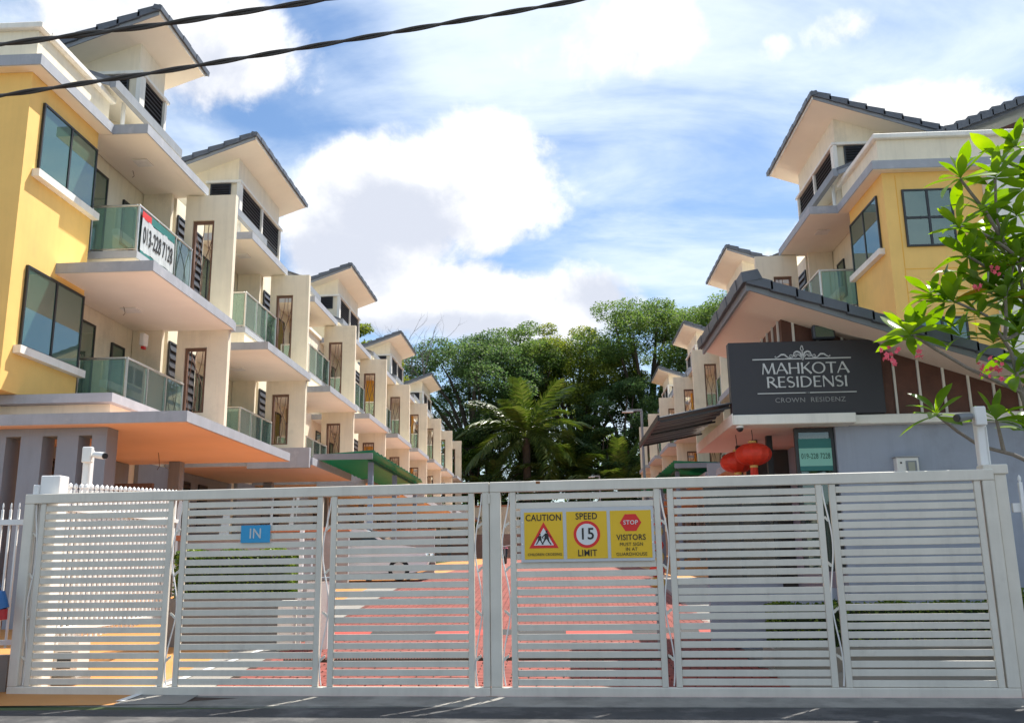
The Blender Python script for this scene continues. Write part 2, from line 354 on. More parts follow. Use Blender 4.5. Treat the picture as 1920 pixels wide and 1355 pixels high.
def brick_road():
    m = bpy.data.materials.new('red pavers far'); m.use_nodes = True; t = m.node_tree; b = t.nodes['Principled BSDF']; b.inputs['Roughness'].default_value = .85
    g = t.nodes.new('ShaderNodeNewGeometry'); br = t.nodes.new('ShaderNodeTexBrick'); t.links.new(g.outputs['Position'], br.inputs['Vector'])
    br.inputs['Color1'].default_value = (.30, .080, .062, 1); br.inputs['Color2'].default_value = (.24, .066, .05, 1); br.inputs['Mortar'].default_value = (.22, .12, .09, 1)
    br.inputs['Scale'].default_value = 1; br.inputs['Brick Width'].default_value = .22; br.inputs['Row Height'].default_value = .108; br.inputs['Mortar Size'].default_value = .006
    t.links.new(br.outputs[0], b.inputs['Base Color']); return m
sheet('brick_road', -4.3, 3.4, [30, 40, 60, 92], .03, brick_road())

# ------------------------------------------------------------------ terrace houses
# local frame: x = v (towards the street positive), y = u along the street (far party wall at 0), z world-like
BW = 7.72
def rails(parent, v, u0, u1, z0, z1, side_v, npane, mir):
    """glass balustrade: front run u0..u1 at v, near return to side_v"""
    bal = thing('balustrade', None, None); bal.parent = parent
    top = MB().box(v - .035, v + .035, u0 - .03, u1, z1 - .05, z1, .012); top.box(side_v, v - .035, u0 - .03, u0 + .03, z1 - .05, z1, .012)
    bot = MB().box(v - .012, v + .012, u0, u1, z0 + .05, z0 + .075)
    bot.box(side_v, v - .014, u0 - .012, u0 + .012, z0 + .05, z0 + .075)
    top.build('handrail', STEEL, bal, mir=mir); bot.build('bottom_rail', STEEL, bal, mir=mir)
    for i in range(npane + 1):
        u = u0 + (u1 - u0) * i / npane - (.03 if i == npane else 0)
        MB().box(v - .022, v + .022, u - .022, u + .022, z0, z1 - .052).build('post', STEEL, bal, mir=mir)
    MB().box(side_v + .0, side_v + .04, u0 - .022, u0 + .022, z0, z1 - .052).build('post', STEEL, bal, mir=mir)
    for i in range(npane):
        a = u0 + (u1 - u0) * i / npane + .035; b = u0 + (u1 - u0) * (i + 1) / npane - .05
        MB().box(v - .005, v + .005, a, b, z0 + .09, z1 - .065).build('glass_pane', GLB, bal, mir=mir)
    MB().box(side_v + .06, v - .05, u0 - .005, u0 + .005, z0 + .09, z1 - .065).build('glass_pane', GLB, bal, mir=mir)
def slab(parent, name, v0, v1, u0, u1, z0, z1, mir, under=CREAM2, edge=GREYB, near=True, far=False):
    o = MB().box(v0, v1, u0, u1, z0, z1).build(name, under, parent, mir=mir)
    e = MB().box(v1 + .001, v1 + .026, u0 - (.026 if near else 0), u1, z0 + .012, z1 + .006)
    if near: e.box(v0, v1, u0 - .026, u0 - .001, z0 + .012, z1 + .006)
    e.build('slab_edge', edge, o, mir=mir); return o
def louvre(parent, face, a0, a1, c, z0, z1, mir, bars=9):
    """face 'v': lies in plane v=c spanning u a0..a1 ; face 'u': plane u=c spanning v a0..a1"""
    w_ = thing('louvre_window', None, None); w_.parent = parent
    f = MB(); bk = MB(); t = .05
    def bx(mb, p0, p1, q0, q1, r0, r1):
        if face == 'v': mb.box(c + r0, c + r1, p0, p1, q0, q1)
        else: mb.box(p0, p1, c - r1, c - r0, q0, q1)
    bx(f, a0, a0 + t, z0, z1, 0, .05); bx(f, a1 - t, a1, z0, z1, 0, .05); bx(f, a0 + t, a1 - t, z0, z0 + t, 0, .05); bx(f, a0 + t, a1 - t, z1 - t, z1, 0, .05)
    f.build('frame', DARK, w_, mir=mir)
    bx(bk, a0 + t, a1 - t, z0 + t, z1 - t, .001, .006); bk.build('backing', SHADEIN, w_, mir=mir)
    for i in range(bars):
        z = z0 + t + (z1 - z0 - 2 * t) * (i + .5) / bars; h = (z1 - z0) / bars * .36; mb = MB()
        if face == 'v': mb.prism([(c + .012, a0 + t, z + h), (c + .018, a0 + t, z + h + .008), (c + .07, a0 + t, z - h + .008), (c + .064, a0 + t, z - h)], (0, a1 - a0 - 2 * t, 0))
        else: mb.prism([(a0 + t, c - .012, z + h), (a0 + t, c - .018, z + h + .008), (a0 + t, c - .07, z - h + .008), (a0 + t, c - .064, z - h)], (a1 - a0 - 2 * t, 0, 0))
        mb.build('louvre_blade', LOUV, w_, mir=mir)
def window(parent, face, a0, a1, c, z0, z1, mir, nx=2, nz=1, curtain=False, sill=None, frame=DARK):
    w_ = thing('window', None, None); w_.parent = parent; f = MB(); t = .05
    def bx(mb, p0, p1, q0, q1, r0, r1):
        if face == 'v': mb.box(c + r0, c + r1, p0, p1, q0, q1)
        else: mb.box(p0, p1, c - r1, c - r0, q0, q1)
    bx(f, a0, a0 + t, z0, z1, 0, .055); bx(f, a1 - t, a1, z0, z1, 0, .055); bx(f, a0 + t, a1 - t, z0, z0 + t, 0, .055); bx(f, a0 + t, a1 - t, z1 - t, z1, 0, .055)
    for i in range(1, nx): q = a0 + (a1 - a0) * i / nx; bx(f, q - t * .6, q + t * .6, z0 + t, z1 - t, .002, .052)
    for i in range(1, nz): q = z0 + (z1 - z0) * i / nz; bx(f, a0 + t, a1 - t, q - .025, q + .025, .004, .050)
    f.build('frame', frame, w_, mir=mir)
    bk = MB(); bx(bk, a0 + t, a1 - t, z0 + t, z1 - t, .001, .004); bk.build('backing', SHADEIN, w_, mir=mir)
    if curtain:
        mb = MB(); n = 26; v_a = []
        for i in range(n + 1):
            a = a0 + t + (a1 - a0 - 2 * t) * i / n; d = .010 + .006 * math.sin(i * 1.7) + .003 * math.sin(i * .6)
            for z in (z0 + t, z1 - t - .02): v_a.append((c + d, a, z) if face == 'v' else (a, c - d, z))
        mb.add(v_a, [(2 * i, 2 * i + 2, 2 * i + 3, 2 * i + 1) for i in range(n)]); mb.build('curtain', CURT, w_, mir=mir)
    for i in range(nx):
        for j in range(nz):
            mb = MB(); p0 = a0 + (a1 - a0) * i / nx + t * .8; p1 = a0 + (a1 - a0) * (i + 1) / nx - t * .8; q0 = z0 + (z1 - z0) * j / nz + t * .8; q1 = z0 + (z1 - z0) * (j + 1) / nz - t * .8
            bx(mb, p0, p1, q0, q1, .028, .034); mb.build('pane', GLW, w_, mir=mir)
    if sill:
        mb = MB(); bx(mb, a0 - .15, a1 + .12, z0 - .17, z0 - .003, .0, .16); mb.build('sill', WHITEW, w_, mir=mir)
def screen(parent, v0, v1, u, z0, z1, mir, seed):
    """brown framed opening in the party wall with bent reed-like bars"""
    s = thing('metal_screen', None, None); s.parent = parent; f = MB(); t = .07
    f.box(v0, v0 + t, u - .04, u + .06, z0, z1); f.box(v1 - t, v1, u - .04, u + .06, z0, z1); f.box(v0 + t, v1 - t, u - .04, u + .06, z1 - t, z1); f.box(v0 + t, v1 - t, u - .04, u + .06, z0, z0 + .04)
    f.build('frame', BROWN, s, mir=mir); r = random.Random(seed)
    for k in range(4):
        a = v0 + t + (v1 - v0 - 2 * t) * (.2 + .2 * k); b = v0 + t + (v1 - v0 - 2 * t) * r.choice((.08, .3, .7, .92)); A = r.uniform(.05, .12) * (1 if k % 2 else -1)
        pts = []
        for i in range(13):
            q = i / 12; x = a + (b - a) * q * q + A * math.sin(q * math.pi * 1.6); x = min(max(x, v0 + t), v1 - t); pts.append((x, u + .01 + .01 * k, z0 + .04 + (z1 - t - z0 - .04) * q))
        MB().tube(pts, .012, 5).build('reed_bar', BROWN, s, mir=mir)
def tile_run(parent, p0, p1, n, wid, th, m, name='rake_tile', mir=1):
    """overlapping verge tiles from the top p0 down to p1, each a separate lapped piece"""
    a, b = Vector(p0), Vector(p1); d = (b - a) / n; up = Vector((0, 0, 1)); side = Vector((0, 1, 0)) * wid
    if abs(d.normalized().y) > .8: side = Vector((1, 0, 0)) * wid
    for i in range(n):
        q = a + d * i; e = q + d * 1.10
        MB().prism([q + up * (th * .55), e + up * (th * .95 + .012), e - up * (th * .30), q - up * (th * .45)], side).build(name, m, parent, mir=mir)
def mono_roof(parent, vh, vl, u0, u1, zh, zl, mir, nt=9):
    """monopitch tiled roof: high eave at v=vh towards the street"""
    R_ = thing('roof', None, None); R_.parent = parent
    th = .11
    MB().prism([(vh, u0, zh), (vl, u0, zl), (vl, u0, zl + th), (vh, u0, zh + th)], (0, u1 - u0, 0)).build('soffit', CREAM2, R_, mir=mir)
    MB().prism([(vh + .001, u0 - .01, zh - .02), (vh + .035, u0 - .01, zh - .02), (vh + .035, u0 - .01, zh + .12), (vh + .001, u0 - .01, zh + .12)], (0, u1 - u0 + .02, 0)).build('fascia', WHITEW, R_, mir=mir)
    MB().prism([(vh, u0 - .001, zh - .03), (vl, u0 - .001, zl - .03), (vl, u0 - .001, zl + .10), (vh, u0 - .001, zh + .10)], (0, -.03, 0)).build('barge_board', FASC, R_, mir=mir)
    MB().prism([(vh + .05, u0 - .03, zh + th + .003), (vl, u0 - .03, zl + th + .003), (vl, u0 - .03, zl + th + .04), (vh + .05, u0 - .03, zh + th + .04)], (0, u1 - u0 + .06, 0)).build('tile_layer', TILE, R_, mir=mir)
    tile_run(R_, (vh + .06, u0 - .10, zh + th + .05), (vl, u0 - .10, zl + th + .05), nt, .26, .16, TILE, mir=mir)
    n = max(3, int((u1 - u0) / .42))
    for i in range(n):
        a = u0 - .12 + (u1 - u0 + .24) * i / n; b = a + (u1 - u0 + .24) / n * 1.06
        k = .012 * (i % 2)
        MB().prism([(vh + .10 + k, a, zh + .06), (vh + .115 + k, a, zh + .20 + k), (vh - .10, a, zh + .25 + k), (vh - .16, a, zh + .13)], (0, b - a, 0)).build('ridge_tile', TILE, R_, mir=mir)
    return R_
def tower(parent, u0, u1, mir, nwin=2, zt=0.0, deep=3.6):
    """stair tower: walls, ledge, louvres, monopitch roof.  u0,u1: roof eave extents"""
    a, b = u0 + .85, u1 - .75; vw = -2.40; z0, zl = 12.0, 15.95 + zt; sl = .36
    T = thing('stair_tower', None, None); T.parent = parent
    zr = lambda v: 16.15 + zt + (v + 1.55) * sl
    MB().prism([(vw, a, z0), (vw - deep, a, z0), (vw - deep, a, zr(vw - deep) + .02), (vw, a, zr(vw) + .02)], (0, b - a, 0)).build('wall', CREAM, T, mir=mir)
    zl = 14.95 + zt
    led = MB().box(vw + .001, vw + .16, a - .14, b + .10, zl - .10, zl, .01); led.box(vw - 1.15, vw, a - .14, a - .001, zl - .10, zl, .01); led.build('ledge', WHITEW, T, mir=mir)
    MB().box(vw + .001, vw + .13, a - .11, a + .18, z0 + .4, zl - .102).build('corner_pier', WHITEW, T, mir=mir)
    n = nwin; L = (b - a - .25) / n
    for i in range(n):
        p = a + .22 + L * i; louvre(T, 'v', p + .04, p + L - .12, vw + .003, zl - 1.25, zl - .105, mir, 8)
        MB().box(vw + .001, vw + .12, p + L - .10, p + L + .03, z0 + .6, zl - .103).build('pier', WHITEW, T, mir=mir)
    louvre(T, 'u', vw - 1.0, vw - .25, a - .003, zl - .75, zl - .104, mir, 6)
    mono_roof(parent, -1.55, vw - deep - .5, u0, u1, 16.15 + zt, zr(vw - deep - .5), mir)
def low_roof(parent, u0, u1, mir):
    """small tiled lean-to with gutter above the top canopy, and its downpipe"""
    q = MB().prism([(-1.75, u0, 13.05), (-4.2, u0, 13.95), (-4.2, u0, 14.07), (-1.75, u0, 13.17)], (0, u1 - u0, 0)).build('lean_to_roof', CREAM2, parent, mir=mir)
    MB().prism([(-1.72, u0 - .05, 13.14), (-4.2, u0 - .05, 14.08), (-4.2, u0 - .05, 14.18), (-1.72, u0 - .05, 13.24)], (0, u1 - u0 + .05, 0)).build('tile_layer', TILE, q, mir=mir)
    MB().box(-1.749, -1.60, u0 - .04, u1, 12.97, 13.22).build('gutter', FASC, q, mir=mir)
    MB().prism([(-1.76, u0 - .001, 13.02), (-4.2, u0 - .001, 13.92), (-4.2, u0 - .001, 14.1), (-1.76, u0 - .001, 13.2)], (0, -.04, 0)).build('barge_board', FASC, q, mir=mir)
    MB().tube([(-1.9, u0 + 1.0, 12.1), (-1.9, u0 + 1.0, 13.12)], .055, 8).build('downpipe', PLAST, q, smooth=True, mir=mir)
def house(name, label, mir, end=False, tow=None, odd=False, group=None, ground='bay'):
    H = thing(name, label, 'house', group=group)
    W = BW if not end else 6.9
    # body
    MB().box(-10.9, -2.62, -W + (.05 if end else 0), -.001, .5, 11.99).build('wall', CREAM, H, mir=mir)
    MB().box(-11, -2.5, -W - (.0 if not end else .02), -.0, 12.001, 12.14).build('roof_slab', CREAM2, H, mir=mir)
    # party wall fin with two openings
    f = MB(); T0 = -.20
    f.box(-.58, 0, T0, 0, 4.5, 11.85); f.box(-1.42, -1.2, T0, 0, 4.5, 11.85)
    for z0, z1 in ((4.5, 5.62), (7.42, 8.66), (11.1, 11.85)): f.box(-1.2, -.58, T0, 0, z0, z1)
    f.build('party_wall', CREAM, H, mir=mir)
    screen(H, -1.195, -.585, -.10, 8.665, 11.095, mir, 1); screen(H, -1.195, -.585, -.10, 5.625, 7.415, mir, 2)
    # louvred duct wall behind the fin (or an amber pier on alternate houses)
    if not odd:
        d = MB().box(-2.6, -1.78, -.35, -.202, 5.0, 11.88); d.box(-2.6, -1.78, .001, 2.05, 5.0, 11.88); d.build('duct_wall', CREAM, H, mir=mir)
        for z0 in (5.5, 9.2): louvre(H, 'v', .06, 1.9, -1.777, z0, z0 + 2.2, mir, 9)
    else:
        MB().box(-2.6, -2.0, -1.5, -1.0, 5.0, 11.88).build('pier', ORANGE, H, mir=mir)
    # top canopy
    c0 = -3.95
    slab(H, 'top_canopy', -2.6, -.9, c0, -.001, 11.88, 12.13, mir)
    if end: slab(H, 'top_canopy', -11, -1.75, -W - .25, c0 - .027, 11.88, 12.13, mir)
    low_roof(H, c0 + .5 if not end else c0 - .3, -.3, mir)
    # second floor slab, kerb and balcony
    s0 = -5.3 if end else -5.0
    slab(H, 'floor_slab', -2.6, .12, s0, -.202, 7.9, 8.14, mir)
    MB().box(-.4, .12, -.201, .0, 7.9, 8.14).build('slab_return', GREYB, H, mir=mir)
    k = MB().box(-2.6, -1.13, -3.55, -.202, 8.14, 8.85).build('balcony_kerb', CREAM, H, mir=mir)
    MB().box(-2.6, -1.10, -3.58, -.202, 8.852, 9.03).build('kerb_band', GREYB, k, mir=mir)
    rails(H, -1.16, -3.5, -.24, 9.03, 10.24, -2.35, 3, mir)
    # first floor kerb, balcony, carport canopy
    g0 = -W if end else -5.5
    k0 = -6.3 if end else -5.0
    k = MB().box(-2.6, -.2, k0 + .25, -.202, 4.5, 4.83).build('balcony_kerb', CREAM, H, mir=mir)
    MB().box(-2.6 if not end else -9, -.05, k0, -.202, 4.832, 5.02).build('kerb_band', GREYB, k, mir=mir)
    rails(H, -1.16, -3.5, -.24, 5.02, 6.42, -2.35, 3, mir)
    slab(H, 'carport_canopy', -2.6 if not end else -9, 1.75, g0, .0 if end else -.4, 4.28, 4.5, mir, under=BOUNCE_PEACH)
    if not end:
        MB().box(-.1, 1.72, g0 - .20, g0 - .03, 4.2, 4.78).build('canopy_upstand', GREYB, H, mir=mir)
    # ground floor columns and porch back wall
    MB().box(-1.25, -.95, -.6, -.3, .3, 4.275, .01).build('column', GREYCOL, H, mir=mir)
    MB().box(-2.615, -2.5, -W + .3, -.2, .5, 4.27).build('porch_wall', GREYCOL, H, mir=mir)
    louvre(H, 'v', -3.2, -2.5, -2.497, 2.6, 4.0, mir, 8); louvre(H, 'v', -4.6, -3.9, -2.497, 2.6, 4.0, mir, 8)
    # glass doors behind balconies
    for z0, z1 in ((5.1, 7.5), (9.1, 11.45)):
        window(H, 'v', -4.2, -2.4, -2.617, z0, z1, mir, 2, 1, curtain=(odd == (z0 > 8)))
        window(H, 'v', -1.5, -.8, -2.617, z0 + .9, z1 - .2, mir, 1, 1)
    # recessed ceiling lights under slabs
    for z in (7.895, 11.875):
        L = MB(); a, b = -1.9, -1.5
        L.box(a, b, -2.6, -2.2, z - .03, z); L.build('ceiling_light', WHITEW, H, mir=mir)
    if end:
        # projecting amber-yellow bay with windows and the end wall facing the gate
        y = MB().box(-11.0, -2.05, -W + .0, -4.05, 5.03, 11.878).build('bay_wall', YEL, H, mir=mir)
        for z0, z1 in ((6.0, 7.74), (9.83, 11.42)):
            window(H, 'v', -W + .48, -4.10, -2.047, z0, z1, mir, 2, 1, sill=True)
        # returns and dark doors next to the bay
        for z0 in (5.04, 9.04): window(H, 'v', -4.0, -3.65, -2.3, z0, z0 + 2.5, mir, 1, 1)
        # parapet and coping
        p = MB().box(-11, -2.0, -W - .02, -W + .15, 12.14, 12.85); p.box(-2.15, -2.0, -W + .15, c0 + .2, 12.14, 12.85); p.build('parapet', CREAM, H, mir=mir)
        p = MB().box(-11, -1.88, -W - .14, -W + .27, 12.852, 13.0, .02); p.box(-2.27, -1.88, -W + .27, c0 + .3, 12.852, 13.0, .02); p.build('coping', WHITEW, H, mir=mir)
        # main tiled roof behind with timber gable
        MB().prism([(-3.6, -W + .9, 13.0), (-8.5, -W + .9, 14.9), (-8.5, -W + .9, 15.0), (-3.6, -W + .9, 13.1)], (0, 3.5, 0)).build('main_roof', TILE, H, mir=mir)
        tile_run(H, (-8.5, -W + .78, 15.05), (-3.6, -W + .78, 13.15), 14, .3, .2, TILE, mir=mir)
        MB().prism([(-4.3, -W + 1.5, 12.2), (-9.5, -W + 1.5, 12.2), (-9.5, -W + 1.5, 14.6), (-8.5, -W + 1.5, 14.7), (-4.3, -W + 1.5, 13.1)], (0, .1, 0)).build('gable_panel', WOODP, H, mir=mir)
        for i in range(9): MB().box(-4.9 - i * .5, -4.86 - i * .5, -W + 1.46, -W + 1.499, 12.3, 13.2 + i * .19).build('gable_batten', WHITEW, H, mir=mir)
        if ground == 'bay':
            # slotted grey screen wall of the carport facing the gate
            e = MB(); yy = -W + .35
            for a, b in ((-.02, .28), (.55, .98), (1.28, 1.72), (2.02, 2.5), (2.8, 3.3)): e.box(-b + .02, -a + .02, yy, yy + .45, .2, 4.12)
            e.box(-3.4, .04, yy, yy + .45, 4.121, 4.277); e.build('slotted_wall', GREYCOL, H, mir=mir)
            e = MB().box(-3.4, .12, yy + 2.0, yy + 2.1, 3.2, 3.35); e.build('grille_bar', BROWN, H, mir=mir)
            MB().box(-9, -2.6, -W - .01, -W + .2, .2, 4.27).build('end_wall', YEL, H, mir=mir)
        else:
            window(H, 'u', -3.85, -2.52, -W - .003, 9.72, 11.36, mir, 2, 2, curtain=True)
            window(H, 'u', -3.85, -2.52, -W - .003, 6.1, 7.75, mir, 2, 2, curtain=True)
            gr = MB()
            for zz_ in (9.1, 8.45, 7.85): gr.box(-4.05, -2.40, -W - .004, -W + .01, zz_ - .012, zz_ + .012)
            gr.box(-2.41, -2.39, -W - .005, -W + .01, 6, 11.8); gr.box(-4.07, -4.05, -W - .005, -W + .01, 6, 11.8); gr.build('groove', ORANGE, H, mir=mir)
            MB().box(-11.2, -4.7, -W - .35, -W - .005, 5.04, 11.876).build('side_wall', WHITEW, H, mir=mir)
            MB().box(-9, -2.6, -W - .01, -W + .2, .2, 4.27).build('end_wall', YEL, H, mir=mir)
    if tow: tower(H, tow[0], tow[1], mir, tow[2])
    return H
ORD = ['first', 'second', 'third', 'fourth', 'fifth', 'sixth', 'seventh', 'eighth', 'ninth', 'tenth']
GL, GR = 'terrace houses in the left row', 'terrace houses in the right row'
def hl(i, side): return f'{ORD[i]} three-storey cream terrace house from the gate in the {side} row'
YL = [24.0, 31.79, 39.6, 47.15, 54.9, 62.5, 70.15, 77.8, 85.5]; DZ = lambda k: .145 * k
hA = house('terrace_house', 'three-storey yellow and cream end house with balcony banner in the left row', 1, end=True, tow=(-2.45, .75, 1), group=GL)
hA.location = (-8.85, YL[0], 0)
hB = house('terrace_house', hl(1, 'left'), 1, group=GL); hB.location = (-8.85, YL[1], DZ(1))
hC = house('terrace_house', hl(2, 'left'), 1, odd=True, tow=(-10.05, -3.6, 2), group=GL); hC.location = (-8.85, YL[2], DZ(2))
for k in range(3, 9):
    h = copy_tree(hB if k % 2 else hC); h.location = (-8.85, YL[k], DZ(k)); h['label'] = hl(k, 'left')
YR = [30.8, 38.5, 46.2, 53.9, 61.6, 69.3, 77.0]
rA = house('terrace_house', 'three-storey yellow end house with curtained window behind the guardhouse', -1, end=True, tow=(-3.2, 2.9, 2), group=GR, ground='plain')
rA.location = (7.1, YR[0], 0)
rB = house('terrace_house', hl(1, 'right'), -1, group=GR); rB.location = (7.1, YR[1], DZ(1))
rC = house('terrace_house', hl(2, 'right'), -1, odd=True, tow=(-3.2, 2.6, 2), group=GR); rC.location = (7.1, YR[2], DZ(2))
for k in range(3, 7):
    h = copy_tree(rB if k % 2 else rC); h.location = (7.1, YR[k], DZ(k)); h['label'] = hl(k, 'right')

# ------------------------------------------------------------------ entrance gate
GA = math.atan2(10.54 - 11.47, 4.85 + 6.77); GO = (-6.77, 11.47, 0)
def gate_point(x, y, z): return (GO[0] + x * math.cos(GA) - y * math.sin(GA), GO[1] + x * math.sin(GA) + y * math.cos(GA), z)
ROLLER = mat('gate roller housing', (.12, .11, .10), .6, .3, 8, dirt=((.28, .14, .07), 4, .5, .7, .6))
def vine(parent, x, w_, seed):
    r = random.Random(seed); pts = []; n = 46; z0, z1 = .16, 2.34; sg = r.choice((-1, 1))
    X = lambda q: x + sg * w_ * .42 * math.sin(q * math.pi * 3.3 + .5)
    for i in range(n + 1):
        q = i / n; pts.append((X(q), .0, z0 + (z1 - z0) * q))
    v = MB().tube(pts, .009, 5).build('vine_bar', WHITE, parent, smooth=True)
    for k in range(4):
        q = .12 + .23 * k; px = X(q); d = -1 if px > x else 1; z = z0 + (z1 - z0) * q
        P = [(0, 0), (.03, .012), (.05, .035), (.075, .045), (.082, .07), (.066, .082), (.062, .066), (.045, .068), (.028, .05), (.012, .045)]
        P = [(px + d * a * .85, -.004, z + b) for a, b in P]
        if d < 0: P = P[::-1]
        MB().prism(P, (0, .008, 0)).build('leaf_scroll', GATE, v)
def leaf(x0, x1, panels, gaps, label, posts):
    L = thing('gate_leaf', label, 'gate', GO, GA, 'leaves of the entrance gate')
    MB().box(x0, x1, -.04, .04, 2.352, 2.475, .008).build('top_rail', GATE, L)
    MB().box(x0, x1, -.04, .04, .035, .145, .008).build('bottom_rail', GATE, L)
    for a, b in posts: MB().box(a, b, -.038, .038, .146, 2.351, .008).build('post', GATE, L)
    sm = MB()
    for a, b in panels:
        P = thing('slat_panel', None, None); P.parent = L
        MB().box(a, a + .07, -.025, .025, .146, 2.351, .006).build('stile', GATE, P); MB().box(b - .07, b, -.025, .025, .146, 2.351, .006).build('stile', GATE, P)
        mb = MB().box(a + .071, b - .071, -.014, .014, -.0355, .0355, .004); me = None
        for i in range(22):
            z = .2 + i * .0993 + random.uniform(-.0015, .0015)
            if me is None: o = mb.build('slat', GATE, P); me = o.data; o.location = (0, 0, z)
            else: o = link('slat', me, P, (0, 0, z))
            o.rotation_euler = (0, random.gauss(0, .0006), 0)
    for i, (a, b) in enumerate(gaps): vine(L, (a + b) / 2, b - a, i + int(x0 * 10))
    return L
lf = leaf(0, 5.984, [(.215, 2.004), (2.123, 3.931), (4.039, 5.80)], [(.132, .213), (2.004, 2.123), (3.931, 4.039), (5.80, 5.898)], 'left gate leaf of grey horizontal slats with the blue plate', [(0, .13), (5.90, 5.984)])
rt = leaf(5.99, 11.70, [(6.232, 7.995), (8.081, 9.83), (9.909, 11.55)], [(6.122, 6.232), (7.995, 8.081), (9.83, 9.909)], 'right gate leaf of grey horizontal slats with the yellow notices', [(5.99, 6.12), (11.57, 11.70)])
for x in (.75, 1.05): MB().box(x - .13, x + .13, -.06, .06, .002, .034).build('roller_housing', ROLLER, lf)
for x in (5.25, 5.55): MB().box(x - .11, x + .11, -.05, .05, .002, .034).build('roller_housing', ROLLER, lf)
for x in (6.5, 6.78): MB().box(x - .11, x + .11, -.05, .05, .002, .034).build('roller_housing', ROLLER, rt)
MB().tube([(5.985, -.05, 2.22), (5.985, -.05, 2.34)], .014, 8).build('hinge', GATE, lf)
MB().box(6.55, 6.60, -.0415, -.0405, 2.44, 2.47).build('rust_spot', RUST, rt)
MB().box(5.93, 6.06, -.0415, -.0405, .036, .05).build('rust_spot', RUST, rt)
# notices on the gate
YSIGN = mat('yellow sign face', (.80, .50, .01), .45, .03); BLK = mat('black lettering', (.012, .01, .01), .5, .05)
SIGNW = mat('white sign face', (.72, .73, .73), .45, .03); SRED = mat('sign red', (.72, .015, .012), .45, .03); BOARDG = mat('grey board', (.55, .57, .60), .5, .04)
SB = mat('blue sign face', (.02, .30, .58), .45, .05)
def put(me, name, parent, x, y, z): return link(name, me, parent, (x, y, z))
nb = thing('notice_board', 'yellow three-part caution, speed limit and visitors notice on gate', 'sign', gate_point(7.137, -.035, 1.84), GA)
MB().box(-.775, .775, -.012, .0, -.31, .31, .003).build('board', BOARDG, nb)
cxs = (-.505, 0.0, .51); ws = (.228, .236, .236)
for c, hw in zip(cxs, ws): MB().box(c - hw, c + hw, -.0165, -.0125, -.275, .265).build('face', YSIGN, nb)
for sx_ in (-.755, .755):
    for sz_ in (-.1, .15): MB().lathe([(.008, -.018), (.008, -.0121)], (sx_, 0, sz_), 8, 1).build('rivet', STEEL, nb)
yt = -.019
put(text_mesh('CAUTION', .105, BLK, .002, .86, bold=.002), 'lettering', nb, cxs[0], yt, .198)
put(text_mesh('CHILDREN CROSSING', .042, BLK, .002, .92), 'lettering', nb, cxs[0] + .01, yt, -.222)
tri = lambda r, dz: [(cxs[0] + r * math.sin(a), 0, -.05 + dz + r * math.cos(a) * 1.0) for a in (0, 2 * math.pi / 3, 4 * math.pi / 3)]
MB().prism([(a, yt, c) for a, b, c in tri(.20, 0)], (0, .002, 0)).build('triangle', SRED, nb)
MB().prism([(a, yt - .002, c) for a, b, c in tri(.135, 0)], (0, .002, 0)).build('triangle_field', SIGNW, nb)
def child(x, z, h, d):
    m_ = MB(); y = yt - .0045
    def poly(P): m_.prism([(x + d * a * h, y, z + b * h) for a, b in (P if d > 0 else P[::-1])], (0, .002, 0))
    m_.prism([(x + .075 * h * math.cos(k * math.pi / 5), y, z + .90 * h + .09 * h * math.sin(k * math.pi / 5)) for k in range(10)], (0, .002, 0))
    poly([(-.12, .78), (.1, .78), (.16, .38), (-.18, .36)]); poly([(-.16, .4), (-.02, .4), (-.16, .2), (-.30, .0), (-.38, .02), (-.26, .2)])
    poly([(.0, .4), (.14, .4), (.2, .2), (.34, .02), (.26, -.02), (.1, .2)]); poly([(.08, .76), (.14, .70), (.34, .52), (.30, .47)]); poly([(-.1, .76), (-.3, .58), (-.33, .45), (-.27, .45), (-.22, .56), (-.1, .66)])
    m_.build('walking_child', BLK, nb)
child(cxs[0] - .045, -.108, .13, 1); child(cxs[0] + .035, -.108, .165, 1)
put(text_mesh('SPEED', .105, BLK, .002, .86, bold=.002), 'lettering', nb, cxs[1], yt, .205)
put(text_mesh('LIMIT', .105, BLK, .002, .86, bold=.002), 'lettering', nb, cxs[1], yt, -.215)
MB().lathe([(.155, yt), (.155, yt + .002)], (cxs[1], 0, 0), 40, 1).build('ring', SRED, nb); MB().lathe([(.122, yt - .002), (.122, yt)], (cxs[1], 0, 0), 40, 1).build('ring_field', SIGNW, nb)
put(text_mesh('15', .185, BLK, .002, .95, bold=.004), 'lettering', nb, cxs[1], yt - .004, 0)
MB().prism([(cxs[2] + .125 * math.cos(a) * 1.0, yt, .125 + .112 * math.sin(a)) for a in [k * math.pi / 3 for k in range(6)]][::-1], (0, .002, 0)).build('hexagon', SRED, nb)
put(text_mesh('STOP', .068, SIGNW, .002, 1.0, bold=.001), 'lettering', nb, cxs[2], yt - .003, .125)
put(text_mesh('VISITORS', .092, BLK, .002, .86, bold=.002), 'lettering', nb, cxs[2], yt, -.045)
for t_, z_ in (('MUST SIGN', -.122), ('IN AT', -.178), ('GUARDHOUSE', -.234)): put(text_mesh(t_, .054, BLK, .002, .95), 'lettering', nb, cxs[2], yt, z_)
pl = thing('entry_plate', 'small blue plate reading IN on the left gate leaf', 'sign', gate_point(3.095, -.035, 1.92), GA)
MB().box(-.187, .187, -.008, 0, -.105, .105, .002).build('plate', SB, pl); put(text_mesh('IN', .17, mat('faded lettering', (.52, .55, .55), .5, .1), .002, .9, bold=.003), 'lettering', pl, 0, -.011, 0)

